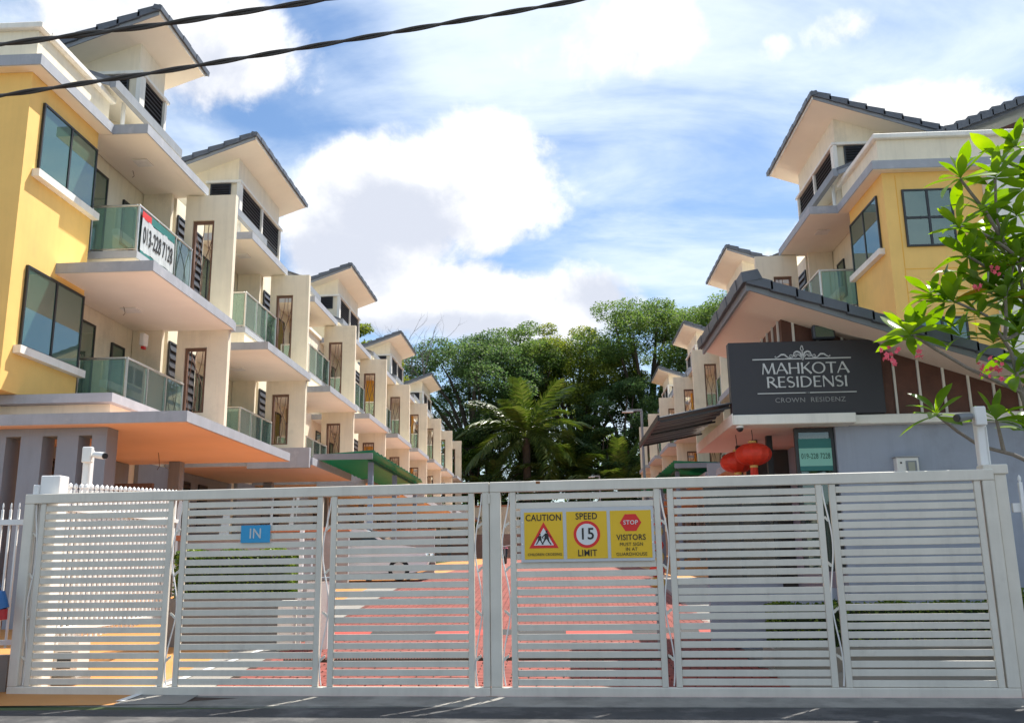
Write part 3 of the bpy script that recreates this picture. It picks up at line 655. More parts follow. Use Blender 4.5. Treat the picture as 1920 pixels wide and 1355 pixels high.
# side fence, outer fences
def picket_mesh(h, wx, wy, name='picket'):
    m_ = MB().box(-wx, wx, -wy, wy, 0, h, .003); m_.lathe([(max(wx, wy) * .55, h), (max(wx, wy) * 1.05, h + .03), (max(wx, wy) * .9, h + .06), (.004, h + .085)], (0, 0, 0), 6)
    me = bpy.data.meshes.new(name); me.from_pydata(m_.v, [], m_.f); me.materials.append(WHITE); return me
fe = thing('picket_fence', 'white picket fence running inward beside the left gate leaf', 'fence', (-6.45, 11.75, 0))
pmsh = picket_mesh(2.0, .015, .032)
for i in range(25): link('picket', pmsh, fe, (0, .15 + i * .142, .5 + zg(11.9 + i * .142) * .8))
MB().box(.017, .05, 0, 3.65, 2.28, 2.34).build('rail', WHITE, fe); MB().box(.017, .05, 0, 3.65, .75, .81).build('rail', WHITE, fe)
MB().box(-.2, .05, -.22, .02, .05, 2.72, .01).build('fence_post', WHITE, fe); MB().box(-.27, -.201, -.26, .02, .05, 2.60, .01).build('fence_post', WHITE, fe)
fo = thing('picket_fence', 'white round-bar fence outside the gate at the far left', 'fence', (-6.95, 11.62, 0))
psm = picket_mesh(1.72, .013, .013)
for i in range(30): link('picket', psm, fo, (-i * .108, 0, .58))
MB().box(-3.3, .1, -.03, .03, 2.1, 2.17).build('rail', WHITE, fo); MB().box(-3.3, .1, -.03, .03, .62, .68).build('rail', WHITE, fo)
MB().box(-3.3, .1, -.08, .08, .0, .5).build('plinth', CONC, fo)
fr = thing('picket_fence', 'pale picket fence outside the gate at the far right', 'fence', (5.22, 10.62, 0))
ps2 = picket_mesh(1.78, .02, .02)
for i in range(12): link('picket', ps2, fr, (.0 + i * .125, 0, .55))
MB().box(-.1, 1.7, .021, .06, 2.0, 2.10).build('rail', WHITE, fr); MB().box(-.1, 1.7, .021, .06, .9, 1.0).build('rail', WHITE, fr); MB().box(-.12, 1.7, -.1, .1, 0, .5).build('plinth', CONC, fr)
# gate end posts
gp = thing('gate_post', 'pale square post closing the right end of the gate', 'post', (4.98, 10.62, 0))
MB().box(-.07, .07, -.07, .07, 0, 2.42, .01).build('shaft', GATE, gp); MB().box(-.18, .09, -.09, .09, 2.42, 2.53, .01).build('cap', GATE, gp)
gp = thing('gate_post', 'beige wall pier behind the left end of the gate', 'post', (-6.62, 11.86, 0))
MB().box(-.12, .1, -.06, .06, 0, 2.34, .01).build('shaft', CREAM, gp)
# cameras on posts
def cctv(label, loc, z0, z1, yaw, bw=.08):
    t = thing('camera_post', label, 'camera', loc)
    MB().box(-.055, .055, -.055, .055, z0, z1, .01).build('pole', WHITE, t)
    MB().box(-.03 if yaw > 0 else -.10, .10 if yaw > 0 else .03, -.15, -.056, z1 - .19, z1 + .03, .012).build('junction_box', PLAST, t)
    s_ = 1 if yaw > 0 else -1
    MB().tube([(.10 * s_, -.10, z1 - .08), (.16 * s_, -.12, z1 - .10)], .018, 8).build('bracket', PLAST, t)
    b = MB(); P = Vector((.14 * s_, -.12, z1 - .08)); Q = P + Vector((.20 * s_, -.11, -.035)); b.tube([P, P.lerp(Q, .5), Q], [.040, .048, .048], 12); o = b.build('camera_body', PLAST if yaw > 0 else mat('grey camera', (.16, .17, .18), .4), t, smooth=True)
    d = (Q - P).normalized(); MB().tube([Q + d * .001, Q + d * .02], [.044, .040], 12).build('lens', BLACKP, o)
    MB().tube([(.04, -.065, z1 - .2), (.03, -.07, z0 + .3), (.035, -.065, z0)], .008, 5).build('cable', PLAST, t)
cctv('security camera on a white post above the left gate fence', (-6.52, 12.45, 0), .1, 3.16, 1)
cctv('security camera on a pale post at the right gate end', (4.90, 10.72, 0), .1, 3.17, -1)
# hydrant
hy = thing('fire_hydrant', 'red pillar hydrant with blue valve body outside the left fence', 'hydrant', (-7.0, 11.25, 0)); hy.scale = (.85, .85, 1.12)
BLU = mat('hydrant blue', (.02, .12, .32), .35, .1); HRED = mat('hydrant red', (.50, .015, .02), .35, .1)
MB().lathe([(.12, 0), (.12, .7), (.10, .72), (.085, .85), (.08, .95)], n=16).build('standpipe', HRED, hy, smooth=True)
MB().lathe([(.17, .70), (.17, .735)], n=16).build('flange', HRED, hy, smooth=True)
MB().lathe([(.08, .95), (.13, 1.0), (.14, 1.2), (.1, 1.3), (.06, 1.34), (.05, 1.45)], n=16).build('valve_body', BLU, hy, smooth=True)
MB().tube([(0, 0, 1.1), (.2, -.03, 1.08), (.24, -.03, .95)], [.08, .08, .09], 12).build('outlet', BLU, hy, smooth=True)
MB().tube([(.235, -.03, .951), (.245, -.03, .84)], [.075, .07], 12).build('outlet_cap', HRED, hy, smooth=True)
# gate motor, rack
mo = thing('gate_motor', 'white gate motor box behind the left gate leaf', 'motor', (-6.28, 12.1, zg(12.1)))
MB().box(-.24, .12, -.2, .2, 0, .10, .01).build('base', CONC, mo); MB().box(-.22, .1, -.18, .18, .101, .55, .03).build('housing', PLAST, mo); MB().box(-.15, .03, -.185, -.181, .2, .4).build('cover_plate', BLACKP, mo)
rk = thing('gate_rack', 'thin dark toothed steel track lying across the red pavers', 'track', (0, 13.3, zg(13.3) + .035))
MB().box(-3.9, 6.0, -.02, .02, 0, .03).build('bar', BARKD, rk)
te = MB()
for i in range(240): te.box(-3.9 + i * .041, -3.88 + i * .041, -.02, .02, .0301, .045)
tag(te.build('teeth', BARKD, rk), kind='stuff')
# speed hump of red and black sections
hp = thing('speed_hump', 'red and black speed hump across the brick driveway', 'hump', (0, 16.1, zg(16.1) + .03))
HB = mat('hump black', (.03, .03, .032), .8, .1); HR = mat('hump red', (.42, .05, .035), .75, .1)
for i in range(7):
    x = -4.3 + i * 1.1; pr = [(x, -.5 + .1 * k, .075 * math.sin(math.pi * k / 10) - .036 + .0066 * (k - 5) * 1.0) for k in range(11)]
    MB().prism(pr[::-1], (1.098, 0, 0)).build('section', HR if i % 2 == 0 else HB, hp)

# ------------------------------------------------------------------ guardhouse
gh = thing('guardhouse', 'blue-grey guardhouse with dark tiled roof and brown timber gable', 'guardhouse', (0, 0, 0))
b0 = zg(13.5) - .05
MB().box(4.1, 9.5, 13.5, 17.5, b0, 3.42).build('wall', BLUEG, gh)
MB().box(3.0, 4.099, 13.62, 13.8, b0, 1.12).build('counter_wall', BLUEG, gh)
ld = MB().box(2.56, 4.3, 13.12, 13.5, 3.415, 3.56, .01); ld.box(4.301, 9.5, 13.30, 13.5, 3.42, 3.555, .01); ld.build('ledge', WHITEW, gh)
MB().box(2.56, 4.3, 13.5, 16.6, 3.425, 3.55).build('porch_slab', PEACH2, gh)
MB().box(2.545, 2.559, 13.12, 16.6, 3.42, 3.58).build('porch_edge', WHITEW, gh)
# timber clad upper storey
MB().prism([(3.45, 13.55, 3.56), (8.4, 13.55, 3.56), (8.4, 13.55, 3.62), (3.45, 13.55, 5.30)], (0, 3.0, 0)).build('gable_wall', WOODP, gh)
for i in range(13):
    x = 3.62 + i * .355; zt = 5.30 - (x - 3.45) * .345
    MB().box(x - .016, x + .016, 13.52, 13.549, 3.565, zt - .03).build('batten', WHITEW, gh)
    if i < 8:
        y = 13.7 + i * .36; MB().box(3.42, 3.449, y - .016, y + .016, 3.565, 5.28).build('batten', WHITEW, gh)
# porch window with dark frames, door frame posts
wf = MB()
for x in (3.52, 4.03): wf.box(x, x + .06, 13.56, 13.62, 1.35, 3.41)
wf.box(3.581, 4.029, 13.56, 13.62, 1.35, 1.41); wf.box(3.581, 4.029, 13.56, 13.62, 3.35, 3.41)
gw = wf.build('window_frame', DARK, gh); MB().box(3.58, 4.03, 13.585, 13.592, 1.41, 3.35).build('pane', glass('guard window glass', (.30, .45, .40), .08, body=((.02, .05, .045), .2)), gw)
for x, y in ((3.30, 14.4), (3.18, 14.9), (3.06, 15.6)): MB().box(x, x + .09, y, y + .09, 1.35, 3.42).build('door_jamb', DARK, gh)
MB().box(3.35, 4.09, 16.3, 16.35, .3, 3.42).build('inner_wall', mat('dim wall', (.07, .075, .07), .8), gh)
ww = MB().box(2.25, 3.34, 14.2, 14.35, b0, 1.25); ww.build('low_wall', BLUEG, gh)
wk = MB().box(2.25, 2.31, 14.22, 14.30, 1.251, 2.66); wk.box(3.28, 3.34, 14.22, 14.30, 1.251, 2.66); wk.box(2.311, 3.279, 14.22, 14.30, 2.60, 2.66); wk.box(2.77, 2.82, 14.23, 14.29, 1.251, 2.599); wk = wk.build('service_window', DARK, gh)
for a_, b_ in ((2.311, 2.769), (2.821, 3.279)): MB().box(a_, b_, 14.255, 14.262, 1.252, 2.598).build('pane', mat('dark pane', (.012, .014, .015), .06, .05), wk)
# roof
def grd_roof():
    zh, sl, x0, x1, y0, y1 = 5.30, .352, 2.80, 8.6, 12.62, 16.6; th = .10
    zf = lambda x: zh - (x - x0) * sl
    R_ = thing('roof', None, None); R_.parent = gh
    MB().prism([(x0, y0, zf(x0)), (x1, y0, zf(x1)), (x1, y0, zf(x1) + th), (x0, y0, zf(x0) + th)][::-1], (0, y1 - y0, 0)).build('soffit', PEACH2, R_)
    MB().prism([(x0, y0 - .001, zf(x0) - .04), (x1, y0 - .001, zf(x1) - .04), (x1, y0 - .001, zf(x1) + .09), (x0, y0 - .001, zf(x0) + .09)], (0, -.03, 0)).build('barge_board', FASC, R_)
    MB().box(x0 - .04, x0 - .001, y0 - .03, y1, zh - .05, zh + .08).build('fascia', FASC, R_)
    MB().prism([(x0 - .05, y0 - .05, zf(x0) + th + .003), (x1, y0 - .05, zf(x1) + th + .003), (x1, y0 - .05, zf(x1) + th + .05), (x0 - .05, y0 - .05, zf(x0) + th + .05)][::-1], (0, y1 - y0, 0)).build('tile_layer', TILE, R_)
    n = 17
    for i in range(n):
        a = x0 - .05 + (x1 - x0) * i / n; b = a + (x1 - x0) / n * 1.08; za, zb = zf(a) + .10, zf(b) + .10
        MB().prism([(a, y0 - .12, za - .075), (b, y0 - .12, zb - .055), (b, y0 - .12, zb + .078), (a, y0 - .12, za + .062)], (0, .28, 0)).build('verge_tile', TILE, R_)
    n = 10
    for i in range(n):
        a = y0 - .13 + (y1 - y0 + .15) * i / n; b = a + (y1 - y0 + .15) / n * 1.05; k = .01 * (i % 2)
        MB().prism([(x0 - .10 - k, a, zh + .05), (x0 - .115 - k, a, zh + .20 + k), (x0 + .12, a, zh + .24 + k), (x0 + .18, a, zh + .10)], (0, b - a, 0)).build('ridge_tile', TILE, R_)
grd_roof()
# name board
nbd = thing('name_board', 'charcoal board lettered MAHKOTA RESIDENSI on the guardhouse', 'sign', (3.685, 13.27, 4.115))
MB().box(-1.10, 1.10, 0, .16, -.545, .545, .006).build('board', SIGNB, nbd)
def ribbon(mb, pts, ws_, y=-.012, d=.012):
    for i in range(len(pts) - 1):
        (xa, za), (xb, zb) = pts[i], pts[i + 1]; L = math.hypot(xb - xa, zb - za) or 1e-6; nx, nz = -(zb - za) / L, (xb - xa) / L; wa, wb = ws_[i] / 2, ws_[i + 1] / 2
        mb.prism([(xa + nx * wa, y, za + nz * wa), (xa - nx * wa, y, za - nz * wa), (xb - nx * wb, y, zb - nz * wb), (xb + nx * wb, y, zb + nz * wb)], (0, d, 0))
TK, TN = .15, .085
def lnst(x0, y0, x1, y1, w_, fl=1.22): n = 6; return ([(x0 + (x1 - x0) * i / n, y0 + (y1 - y0) * i / n) for i in range(n + 1)], [w_ * (1 + (fl - 1) * abs(2 * i / n - 1) ** 3) for i in range(n + 1)])
def arc(cx_, cy_, rx, ry, a0, a1, wmin, wmax, n=18): 
    P = []; Wd = []
    for i in range(n + 1):
        a = math.radians(a0 + (a1 - a0) * i / n); P.append((cx_ + rx * math.cos(a), cy_ + ry * math.sin(a))); Wd.append(wmin + (wmax - wmin) * abs(math.cos(a)))
    return P, Wd
LET = {'M': (1.08, [lnst(.10, 0, .20, 1, TN), lnst(.20, .97, .53, .06, TK), lnst(.53, .06, .86, .97, TN), lnst(.86, 1, .98, 0, TK)]),
       'A': (.90, [lnst(.04, 0, .43, 1, TN), lnst(.43, 1, .86, 0, TK), lnst(.18, .34, .66, .34, TN * .9)]),
       'H': (.92, [lnst(.14, 0, .14, 1, TK), lnst(.78, 0, .78, 1, TK), lnst(.14, .52, .78, .52, TN)]),
       'K': (.84, [lnst(.14, 0, .14, 1, TK), lnst(.19, .46, .70, 1, TN), lnst(.30, .58, .80, 0, TK)]),
       'O': (1.04, [arc(.52, .5, .43, .47, 0, 360, .075, .15, 32)]),
       'T': (.82, [lnst(.41, 0, .41, 1, TK), lnst(.03, .95, .79, .95, TN)]),
       'R': (.82, [lnst(.14, 0, .14, 1, TK), arc(.30, .745, .28, .225, -90, 90, .075, .14), lnst(.14, .965, .31, .965, TN), lnst(.14, .525, .31, .525, TN), lnst(.34, .52, .80, 0, TK)]),
       'E': (.68, [lnst(.14, 0, .14, 1, TK), lnst(.14, .96, .60, .96, TN), lnst(.14, .52, .54, .52, TN), lnst(.14, .04, .62, .04, TN)]),
       'S': (.66, [arc(.33, .735, .22, .23, 40, 250, .075, .14), arc(.33, .265, .24, .235, 70, -140, .075, .14), lnst(.20, .56, .46, .44, TK)]),
       'I': (.34, [lnst(.17, 0, .17, 1, TK)]),
       'D': (.96, [lnst(.14, 0, .14, 1, TK), arc(.34, .5, .48, .465, -90, 90, .075, .15), lnst(.14, .965, .35, .965, TN), lnst(.14, .035, .35, .035, TN)]),
       'N': (.96, [lnst(.13, 0, .13, 1, TN), lnst(.13, 1, .83, .02, TK), lnst(.83, 0, .83, 1, TN)])}
def word(txt, xl, xr, z, h, parent):
    tot = sum(LET[c][0] for c in txt); k = (xr - xl) / tot; x = xl
    for c in txt:
        mb = MB()
        for j, (P, Wd) in enumerate(LET[c][1]): ribbon(mb, [(x + a * k, z + b * h) for a, b in P], [q * min(k, h) for q in Wd], -.014 - .0006 * j, .013)
        mb.build('letter', SILV, parent); x += LET[c][0] * k
word('MAHKOTA', -.645, .625, .055, .165, nbd); word('RESIDENSI', -.585, .595, -.145, .160, nbd)
put(text_mesh('CROWN  RESIDENZ', .098, mat('grey letters', (.24, .24, .24), .5), .003, 1.10), 'lettering', nbd, .03, -.004, -.335)
for a, b, z in ((-.76, -.055, .27), (.005, .665, .27)): MB().box(a, b, -.012, -.001, z, z + .017).build('rule', SILV, nbd)
for a, b, z in ((-.72, -.03, -.235), (.03, .70, -.235)): MB().box(a, b, -.012, -.001, z, z + .013).build('rule', SILV, nbd)
for x in (-.012, .012): MB().box(x - .004, x + .004, -.012, -.001, -.232, -.224).build('dot', SILV, nbd)
cr = MB(); c0x = -.03
def spir(sx_, cx_, cz, r, turns, a0, w_, n=20):
    P = []; Wd = []
    for i in range(n + 1):
        q = i / n; a = a0 + turns * 2 * math.pi * q; rr = r * (1 - .75 * q); P.append((c0x + sx_ * (cx_ + rr * math.cos(a)), cz + rr * math.sin(a))); Wd.append(w_ * (1 - .5 * q))
    ribbon(cr, P, Wd)
for sx_ in (-1, 1):
    ribbon(cr, [(c0x + sx_ * a, b) for a, b in ((.005, .262), (.012, .32), (.035, .37), (.075, .39), (.115, .375), (.125, .345))], [.018, .022, .026, .024, .018, .010]); spir(sx_, .098, .335, .028, -1.2, .3, .014)
    ribbon(cr, [(c0x + sx_ * a, b) for a, b in ((.02, .30), (.06, .345), (.10, .345))], [.010, .012, .006])
    spir(sx_, .165, .325, .032, 1.2, 2.6, .013)
    ribbon(cr, [(c0x + sx_ * a, b) for a, b in ((.17, .29), (.22, .305), (.26, .345), (.31, .345), (.35, .315), (.385, .30), (.40, .315), (.392, .328))], [.008, .014, .024, .022, .014, .010, .009, .006])
ribbon(cr, [(c0x, .255), (c0x, .38), (c0x, .41)], [.010, .016, .008])
P = [(c0x + .022 * math.sin(a) * (1 - .4 * (math.cos(a) > 0)), .435 + .04 * math.cos(a)) for a in [k * math.pi / 8 for k in range(17)]]; ribbon(cr, P, [.010] * len(P))
cr.build('crest', SILV, nbd)
# window banner
bn = thing('window_banner', 'pale green banner with 019-228 7228 in the guardhouse window', 'banner', (3.80, 13.55, 2.98))
BANG = mat('pale green vinyl', (.22, .50, .42), .5, .05); DKG = mat('dark green print', (.012, .09, .06), .5, .05); TEAL = mat('teal print', (.02, .16, .15), .5, .1)
MB().box(-.235, .235, -.006, 0, -.13, .13).build('sheet', BANG, bn); MB().box(-.235, .235, -.006, 0, .131, .27).build('top_strip', TEAL, bn); MB().box(-.235, .235, -.006, 0, -.20, -.131).build('bottom_strip', TEAL, bn)
put(text_mesh('019-228 7228', .115, DKG, .001, .62, bold=.001), 'lettering', bn, 0, -.0085, .01)
# meter box
mt = thing('meter_box', 'pale meter box with small window on the guardhouse wall', 'meter box', (5.04, 13.5, 2.78))
MB().box(-.155, .155, -.14, -.001, -.16, .15, .008).build('case', PLAST, mt); MB().box(-.175, .175, -.16, -.001, .151, .168).build('hood', GREYB, mt)
MB().box(-.03, .12, -.150, -.141, -.08, .10).build('window_frame', FASC, mt); MB().box(.0, .09, -.156, -.151, -.05, .08).build('meter_dial', mat('meter dial', (.35, .36, .3), .4), mt); MB().box(-.11, -.085, -.149, -.141, .06, .085).build('lock', BLACKP, mt)
# awning
aw = thing('awning', 'black corrugated awning projecting from the guardhouse porch', 'awning', (0, 0, 0))
CORR = mat('black corrugated sheet', (.009, .009, .011), .45, .15)
def corr_sheet(x0, x1, y0, y1, z00, z01, n, amp, th=.012):
    mb = MB(); vs_ = []; 
    for i in range(n * 4 + 1):
        q = i / (n * 4); d = amp * (0, 1, 1, 0)[i % 4] if i < n * 4 else 0; y = y0 + (y1 - y0) * q
        vs_ += [(x0, y, z00 + d), (x1, y, z01 + d), (x0, y, z00 + d + th), (x1, y, z01 + d + th)]
    fs = []
    for i in range(n * 4): a = 4 * i; fs += [(a, a + 4, a + 5, a + 1), (a + 2, a + 3, a + 7, a + 6), (a, a + 2, a + 6, a + 4), (a + 1, a + 5, a + 7, a + 3)]
    fs += [(0, 1, 3, 2), (len(vs_) - 4, len(vs_) - 2, len(vs_) - 1, len(vs_) - 3)]
    return mb.add(vs_, fs)
corr_sheet(1.52, 2.60, 13.3, 16.4, 3.56, 3.76, 8, .025).build('sheet', CORR, aw)
MB().box(1.50, 1.53, 13.28, 16.42, 3.52, 3.61).build('edge_trim', CORR, aw)
for y in (13.4, 14.8, 16.2): MB().prism([(1.55, y, 3.545), (2.6, y, 3.735), (2.6, y, 3.705), (1.55, y, 3.515)], (0, .03, 0)).build('rafter', BLACKP, aw)
# lanterns
LRED = mat('red lantern cloth', (.62, .035, .012), .55, .12, 14); GOLD = mat('gold trim', (.60, .38, .09), .4, .1)
def lantern(label, loc, s):
    t = thing('lantern', label, 'lantern', loc, 0, 'red lanterns under the guardhouse porch')
    m_ = MB(); n = 24; prof = [(math.sin(a) * .27 + .03, -math.cos(a) * .19) for a in [math.pi * k / 12 for k in range(13)]]
    vs_ = [((r + (.010 if k % 2 else -.004)) * math.cos(k * 2 * math.pi / n) * s, (r + (.010 if k % 2 else -.004)) * math.sin(k * 2 * math.pi / n) * s, h * s) for r, h in prof for k in range(n)]
    m_.add(vs_, [(i * n + k, i * n + (k + 1) % n, (i + 1) * n + (k + 1) % n, (i + 1) * n + k) for i in range(12) for k in range(n)]); m_.build('shade', LRED, t, smooth=False)
    MB().lathe([(.07 * s, .185 * s), (.07 * s, .225 * s)], n=12).build('top_collar', GOLD, t, smooth=True); MB().lathe([(.07 * s, -.225 * s), (.07 * s, -.185 * s)], n=12).build('bottom_collar', GOLD, t, smooth=True)
    MB().tube([(0, 0, .22 * s), (.01, 0, .30 * s), (0, 0, 3.425 - loc[2])], .006, 5).build('cord', BLACKP, t)
    m_ = MB()
    for k in range(14): a = k * 2 * math.pi / 14; m_.tube([(.05 * math.cos(a) * s, .05 * math.sin(a) * s, -.225 * s), (.06 * math.cos(a) * s, .06 * math.sin(a) * s, -.42 * s)], .010, 4)
    m_.build('tassel', LRED, t)
lantern('nearer red oval lantern under the guardhouse porch', (2.94, 13.75, 3.06), .88); lantern('farther red oval lantern partly behind the nearer one', (2.80, 14.25, 3.0), .85)
dm = thing('dome_camera', 'small dome camera under the corner of the porch ledge', 'camera', (2.66, 13.2, 3.41))
MB().lathe([(.055, -.03), (.06, 0)], n=14).build('mount', PLAST, dm, smooth=True); MB().lathe([(.012, -.085), (.035, -.075), (.05, -.05), (.052, -.031)], n=14).build('dome', BLACKP, dm, smooth=True)
fl = thing('flood_lamp', 'dark flood lamp fixed to the brown gable above the name board', 'lamp', (4.02, 13.42, 4.80))
MB().box(-.16, .16, -.10, .02, -.10, .12, .02).build('housing', mat('lamp housing', (.05, .06, .08), .4), fl); MB().box(-.13, .13, -.106, -.101, -.07, .09).build('lens', GLW, fl); MB().box(-.02, .02, .02, .12, .0, .1).build('bracket', DARK, fl)
fab = thing('fabric_decoration', 'red and yellow festive cloth rolls tied to a post behind the gate', 'decoration', (1.42, 13.6, 1.15))
MB().tube([(0, .1, -1.0), (0, .1, 1.1)], .03, 8).build('post', FASC, fab)
for i, (z, c) in enumerate(((0, GOLD), (.16, LRED), (.36, GOLD), (.52, LRED), (.72, GOLD), (.86, LRED))): MB().lathe([(.05, z), (.10, z + .03), (.115, z + .08), (.10, z + .13), (.05, z + .155)], (.0, 0, 0), 12).build('cloth_roll', c, fab, smooth=True)
kb = thing('barrier_cabinet', 'pale barrier cabinet with a slim pole beside the left hedge', 'barrier', (-3.75, 14.6, zg(14.6)))
MB().box(-.17, .17, -.15, .15, 0, 1.05, .015).build('cabinet', PLAST, kb); MB().box(-.2, .2, -.18, .18, 1.051, 1.1, .01).build('lid', FASC, kb); MB().box(-.34, -.28, -.03, .03, 0, 1.9).build('pole', WHITE, kb); MB().box(-.62, -.36, -.12, .12, 0, .75, .015).build('side_box', WHITEW, kb)

# ------------------------------------------------------------------ planters and hedges
HEDGE = leaf_mat('hedge leaves', [(.035, .075, .012), (.08, .15, .02), (.20, .28, .04)], .3, .45, 3)
def leaf_cloud(name, m, fn, n, size, parent=None, flat=.0):
    P = fn(n); a = rng.normal(size=(n, 3)); a[:, 2] *= (1 - flat); a /= np.linalg.norm(a, axis=1)[:, None]
    b = rng.normal(size=(n, 3)); b -= (b * a).sum(1)[:, None] * a; b /= np.linalg.norm(b, axis=1)[:, None]
    nrm = None
    if flat:   # leaves lie flatter: the two in-plane axes stay near horizontal
        a = np.stack([rng.normal(size=n), rng.normal(size=n), rng.normal(size=n) * (1 - flat)], 1); a /= np.linalg.norm(a, axis=1)[:, None]
        b = np.stack([-a[:, 1], a[:, 0], rng.normal(size=n) * (1 - flat)], 1); b /= np.linalg.norm(b, axis=1)[:, None]
    s = size * rng.uniform(.6, 1.3, n)[:, None]
    V = np.stack([P + a * s, P + b * s * .55, P - a * s * .8, P - b * s * .55], 1)
    me = quads_mesh(name, V, m); return link(name, me, parent)
def hedge(label, x0, x1, y0, y1, z0, z1, n, planter=None):
    t = thing('hedge', label, 'hedge', (0, 0, 0))
    def fn(n_):
        q = rng.uniform(size=(n_, 3)); k = rng.integers(0, 5, n_); d = np.abs(rng.normal(0, .05, n_))
        P = np.stack([x0 + (x1 - x0) * q[:, 0], y0 + (y1 - y0) * q[:, 1], z0 + (z1 - z0) * q[:, 2]], 1)
        P[k <= 1, 2] = z1 - d[k <= 1]; P[k == 2, 1] = y0 + d[k == 2]; P[k == 3, 0] = x0 + d[k == 3]; P[k == 4, 0] = x1 - d[k == 4]
        P[:, 2] += .04 * np.sin(P[:, 0] * 9) * (q[:, 2] > .3); return P
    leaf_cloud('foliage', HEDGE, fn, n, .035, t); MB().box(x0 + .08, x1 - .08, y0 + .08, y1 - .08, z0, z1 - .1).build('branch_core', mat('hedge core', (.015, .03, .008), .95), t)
    return t
PLG = mat('planter grey with shade', (.17, .165, .16), .85, .15, 2, .15, .3, 60)  # grey taken darker to put the planter's shade into its colour
pw = tag(MB().box(-6.35, -4.25, 15.0, 15.8, .2, 1.05, .01).build('planter', PLG), 'low concrete planter under the hedge inside the left gate leaf', 'planter')
hedge('clipped green hedge in the planter behind the left gate leaf', -6.3, -4.35, 15.05, 15.75, 1.05, 1.80, 5200)
pw = tag(MB().box(2.7, 7.5, 12.3, 12.9, .0, .42, .01).build('planter', CONC), 'low concrete planter in front of the guardhouse', 'planter')
hedge('low green hedge in front of the guardhouse wall', 2.75, 7.5, 12.35, 12.85, .42, .95, 6500)
hedge('green hedge outside the right fence beside the gate', 5.4, 7.8, 11.0, 11.5, .1, 1.15, 4000)
# boundary walls of the first gardens
for i, (y, x0, x1, lab) in enumerate(((20.2, -8.4, -5.4, 'grey garden wall with terracotta coping in front of the left end house'), (26.0, -8.4, -5.9, 'grey garden wall with terracotta coping before the parked car'), (33.0, -8.4, -4.4, 'grey garden wall with terracotta coping beyond the parked car'))):
    g_ = zg(y); t = thing('garden_wall', lab, 'wall', (0, 0, 0)); MB().box(x0, x1, y, y + .15, g_ - .1, g_ + 1.5).build('wall', GREYB, t); MB().box(x0 - .03, x1 + .03, y - .04, y + .19, g_ + 1.501, g_ + 1.62).build('coping', TERRA, t)
t = thing('boundary_wall', 'tall beige wall closing the far end of the street', 'wall', (0, 0, 0)); MB().box(-16, 16, 88, 88.3, 2, 7.0).build('wall', CREAM, t); MB().box(-16, 16, 87.9, 88.4, 7.001, 7.12).build('coping', TERRA, t); MB().box(-16, 16, 87.93, 87.999, 2, 4.4).build('dado', mat('dusty pink paint', (.40, .26, .22), .8, .1), t)

# ------------------------------------------------------------------ green carport awnings
def green_awning(label, loc, mir, L, W_=1.8, posts=(.1, .5, .95)):
    t = thing('carport_awning', label, 'awning', loc, 0, 'green carport awnings')
    n = int(L / .62)
    for i in range(n):
        y = i * .62; MB().prism([(-W_, y, -.07), (-W_, y + .66, -.15), (-W_, y + .66, -.12), (-W_, y, -.04)], (W_ + .03, 0, .12)).build('roof_panel', GREEN, t, mir=mir)
    MB().box(-.30, -.24, .0, L, -.17, -.08).build('beam', GREEN, t, mir=mir); MB().box(-W_, .0, -.06, -.01, -.20, -.02).build('beam', FASC, t, mir=mir)
    for q in posts: y = q * L; MB().box(-.36, -.21, y, y + .15, -4.0, -.171).build('post', mat('blue grey post', (.22, .27, .36), .5, .05), t, mir=mir)
green_awning('green awning of stepped panels on the left carports', (-5.45, 27.0, 4.85), 1, 10.5)
green_awning('green awning of stepped panels on the right carports', (4.3, 33.5, 5.05), -1, 14, 2.4)

# ------------------------------------------------------------------ balcony banner, small wall things
bb = thing('balcony_banner', 'white banner with 013-228 7128 tied to the upper balcony glass', 'banner', (-9.965, 21.55, 9.58))
NV = mat('banner white vinyl', (.50, .53, .55), .5, .12, 3, dirt=((.30, .34, .36), 2, .5, .8, .5))
wv = MB(); nn = 30
wv.add([(.004 + .007 * math.sin(i * .9 + z * 3) + .004 * math.sin(i * 2.3), -.95 + 1.9 * i / nn, z) for i in range(nn + 1) for z in (-.47 - .02 * math.sin(i * .5), -.05, .36 + .02 * math.sin(i * .37))],
       [q for i in range(nn) for q in ((3 * i, 3 * i + 3, 3 * i + 4, 3 * i + 1), (3 * i + 1, 3 * i + 4, 3 * i + 5, 3 * i + 2))])
wv.build('sheet', NV, bb); MB().box(.0, .0075, -.95, .95, -.62, -.471).build('bottom_strip', TEAL, bb); MB().box(.0, .0075, -.45, .95, .361, .56).build('top_strip', TEAL, bb); MB().box(.0, .0076, -.95, -.451, .361, .54).build('red_tag', RED, bb)
o = put(text_mesh('013-228 7128', .62, BLK, .002, .47, bold=.008), 'lettering', bb, .017, 0, -.06); o.rotation_euler = (0, 0, math.pi / 2)
al = thing('alarm_box', 'white alarm box with red lens on the left end house wall', 'alarm', (-10.9, 23.0, 7.45))
MB().box(-.0, .14, -.13, .13, -.16, .18, .02).build('case', PLAST, al); MB().box(.03, .12, -.07, .07, -.235, -.161, .01).build('lens', RED, al)
for lab, p, y, L in (('loose wire hanging from the carport soffit', (297, 848), 21.0, .42), ('loose wire hanging under the second floor slab of the left end house', (232, 575), 21.4, .22), ('loose wire hanging under the top canopy of the left end house', (249, 320), 22, .2)):
    zc = {.42: 4.282, .22: 7.902, .2: 11.882}[L]; d = ray(*p); tt = (zc - 1.5) / d[2]; q = EYE + d * tt
    tag(MB().tube([(q[0], q[1], zc), (q[0] + .03, q[1], zc - L * .4), (q[0] + .05, q[1], zc - L * .8), (q[0], q[1], zc - L)], .008, 5).build('loose_wire', BROWN), lab, 'wire')
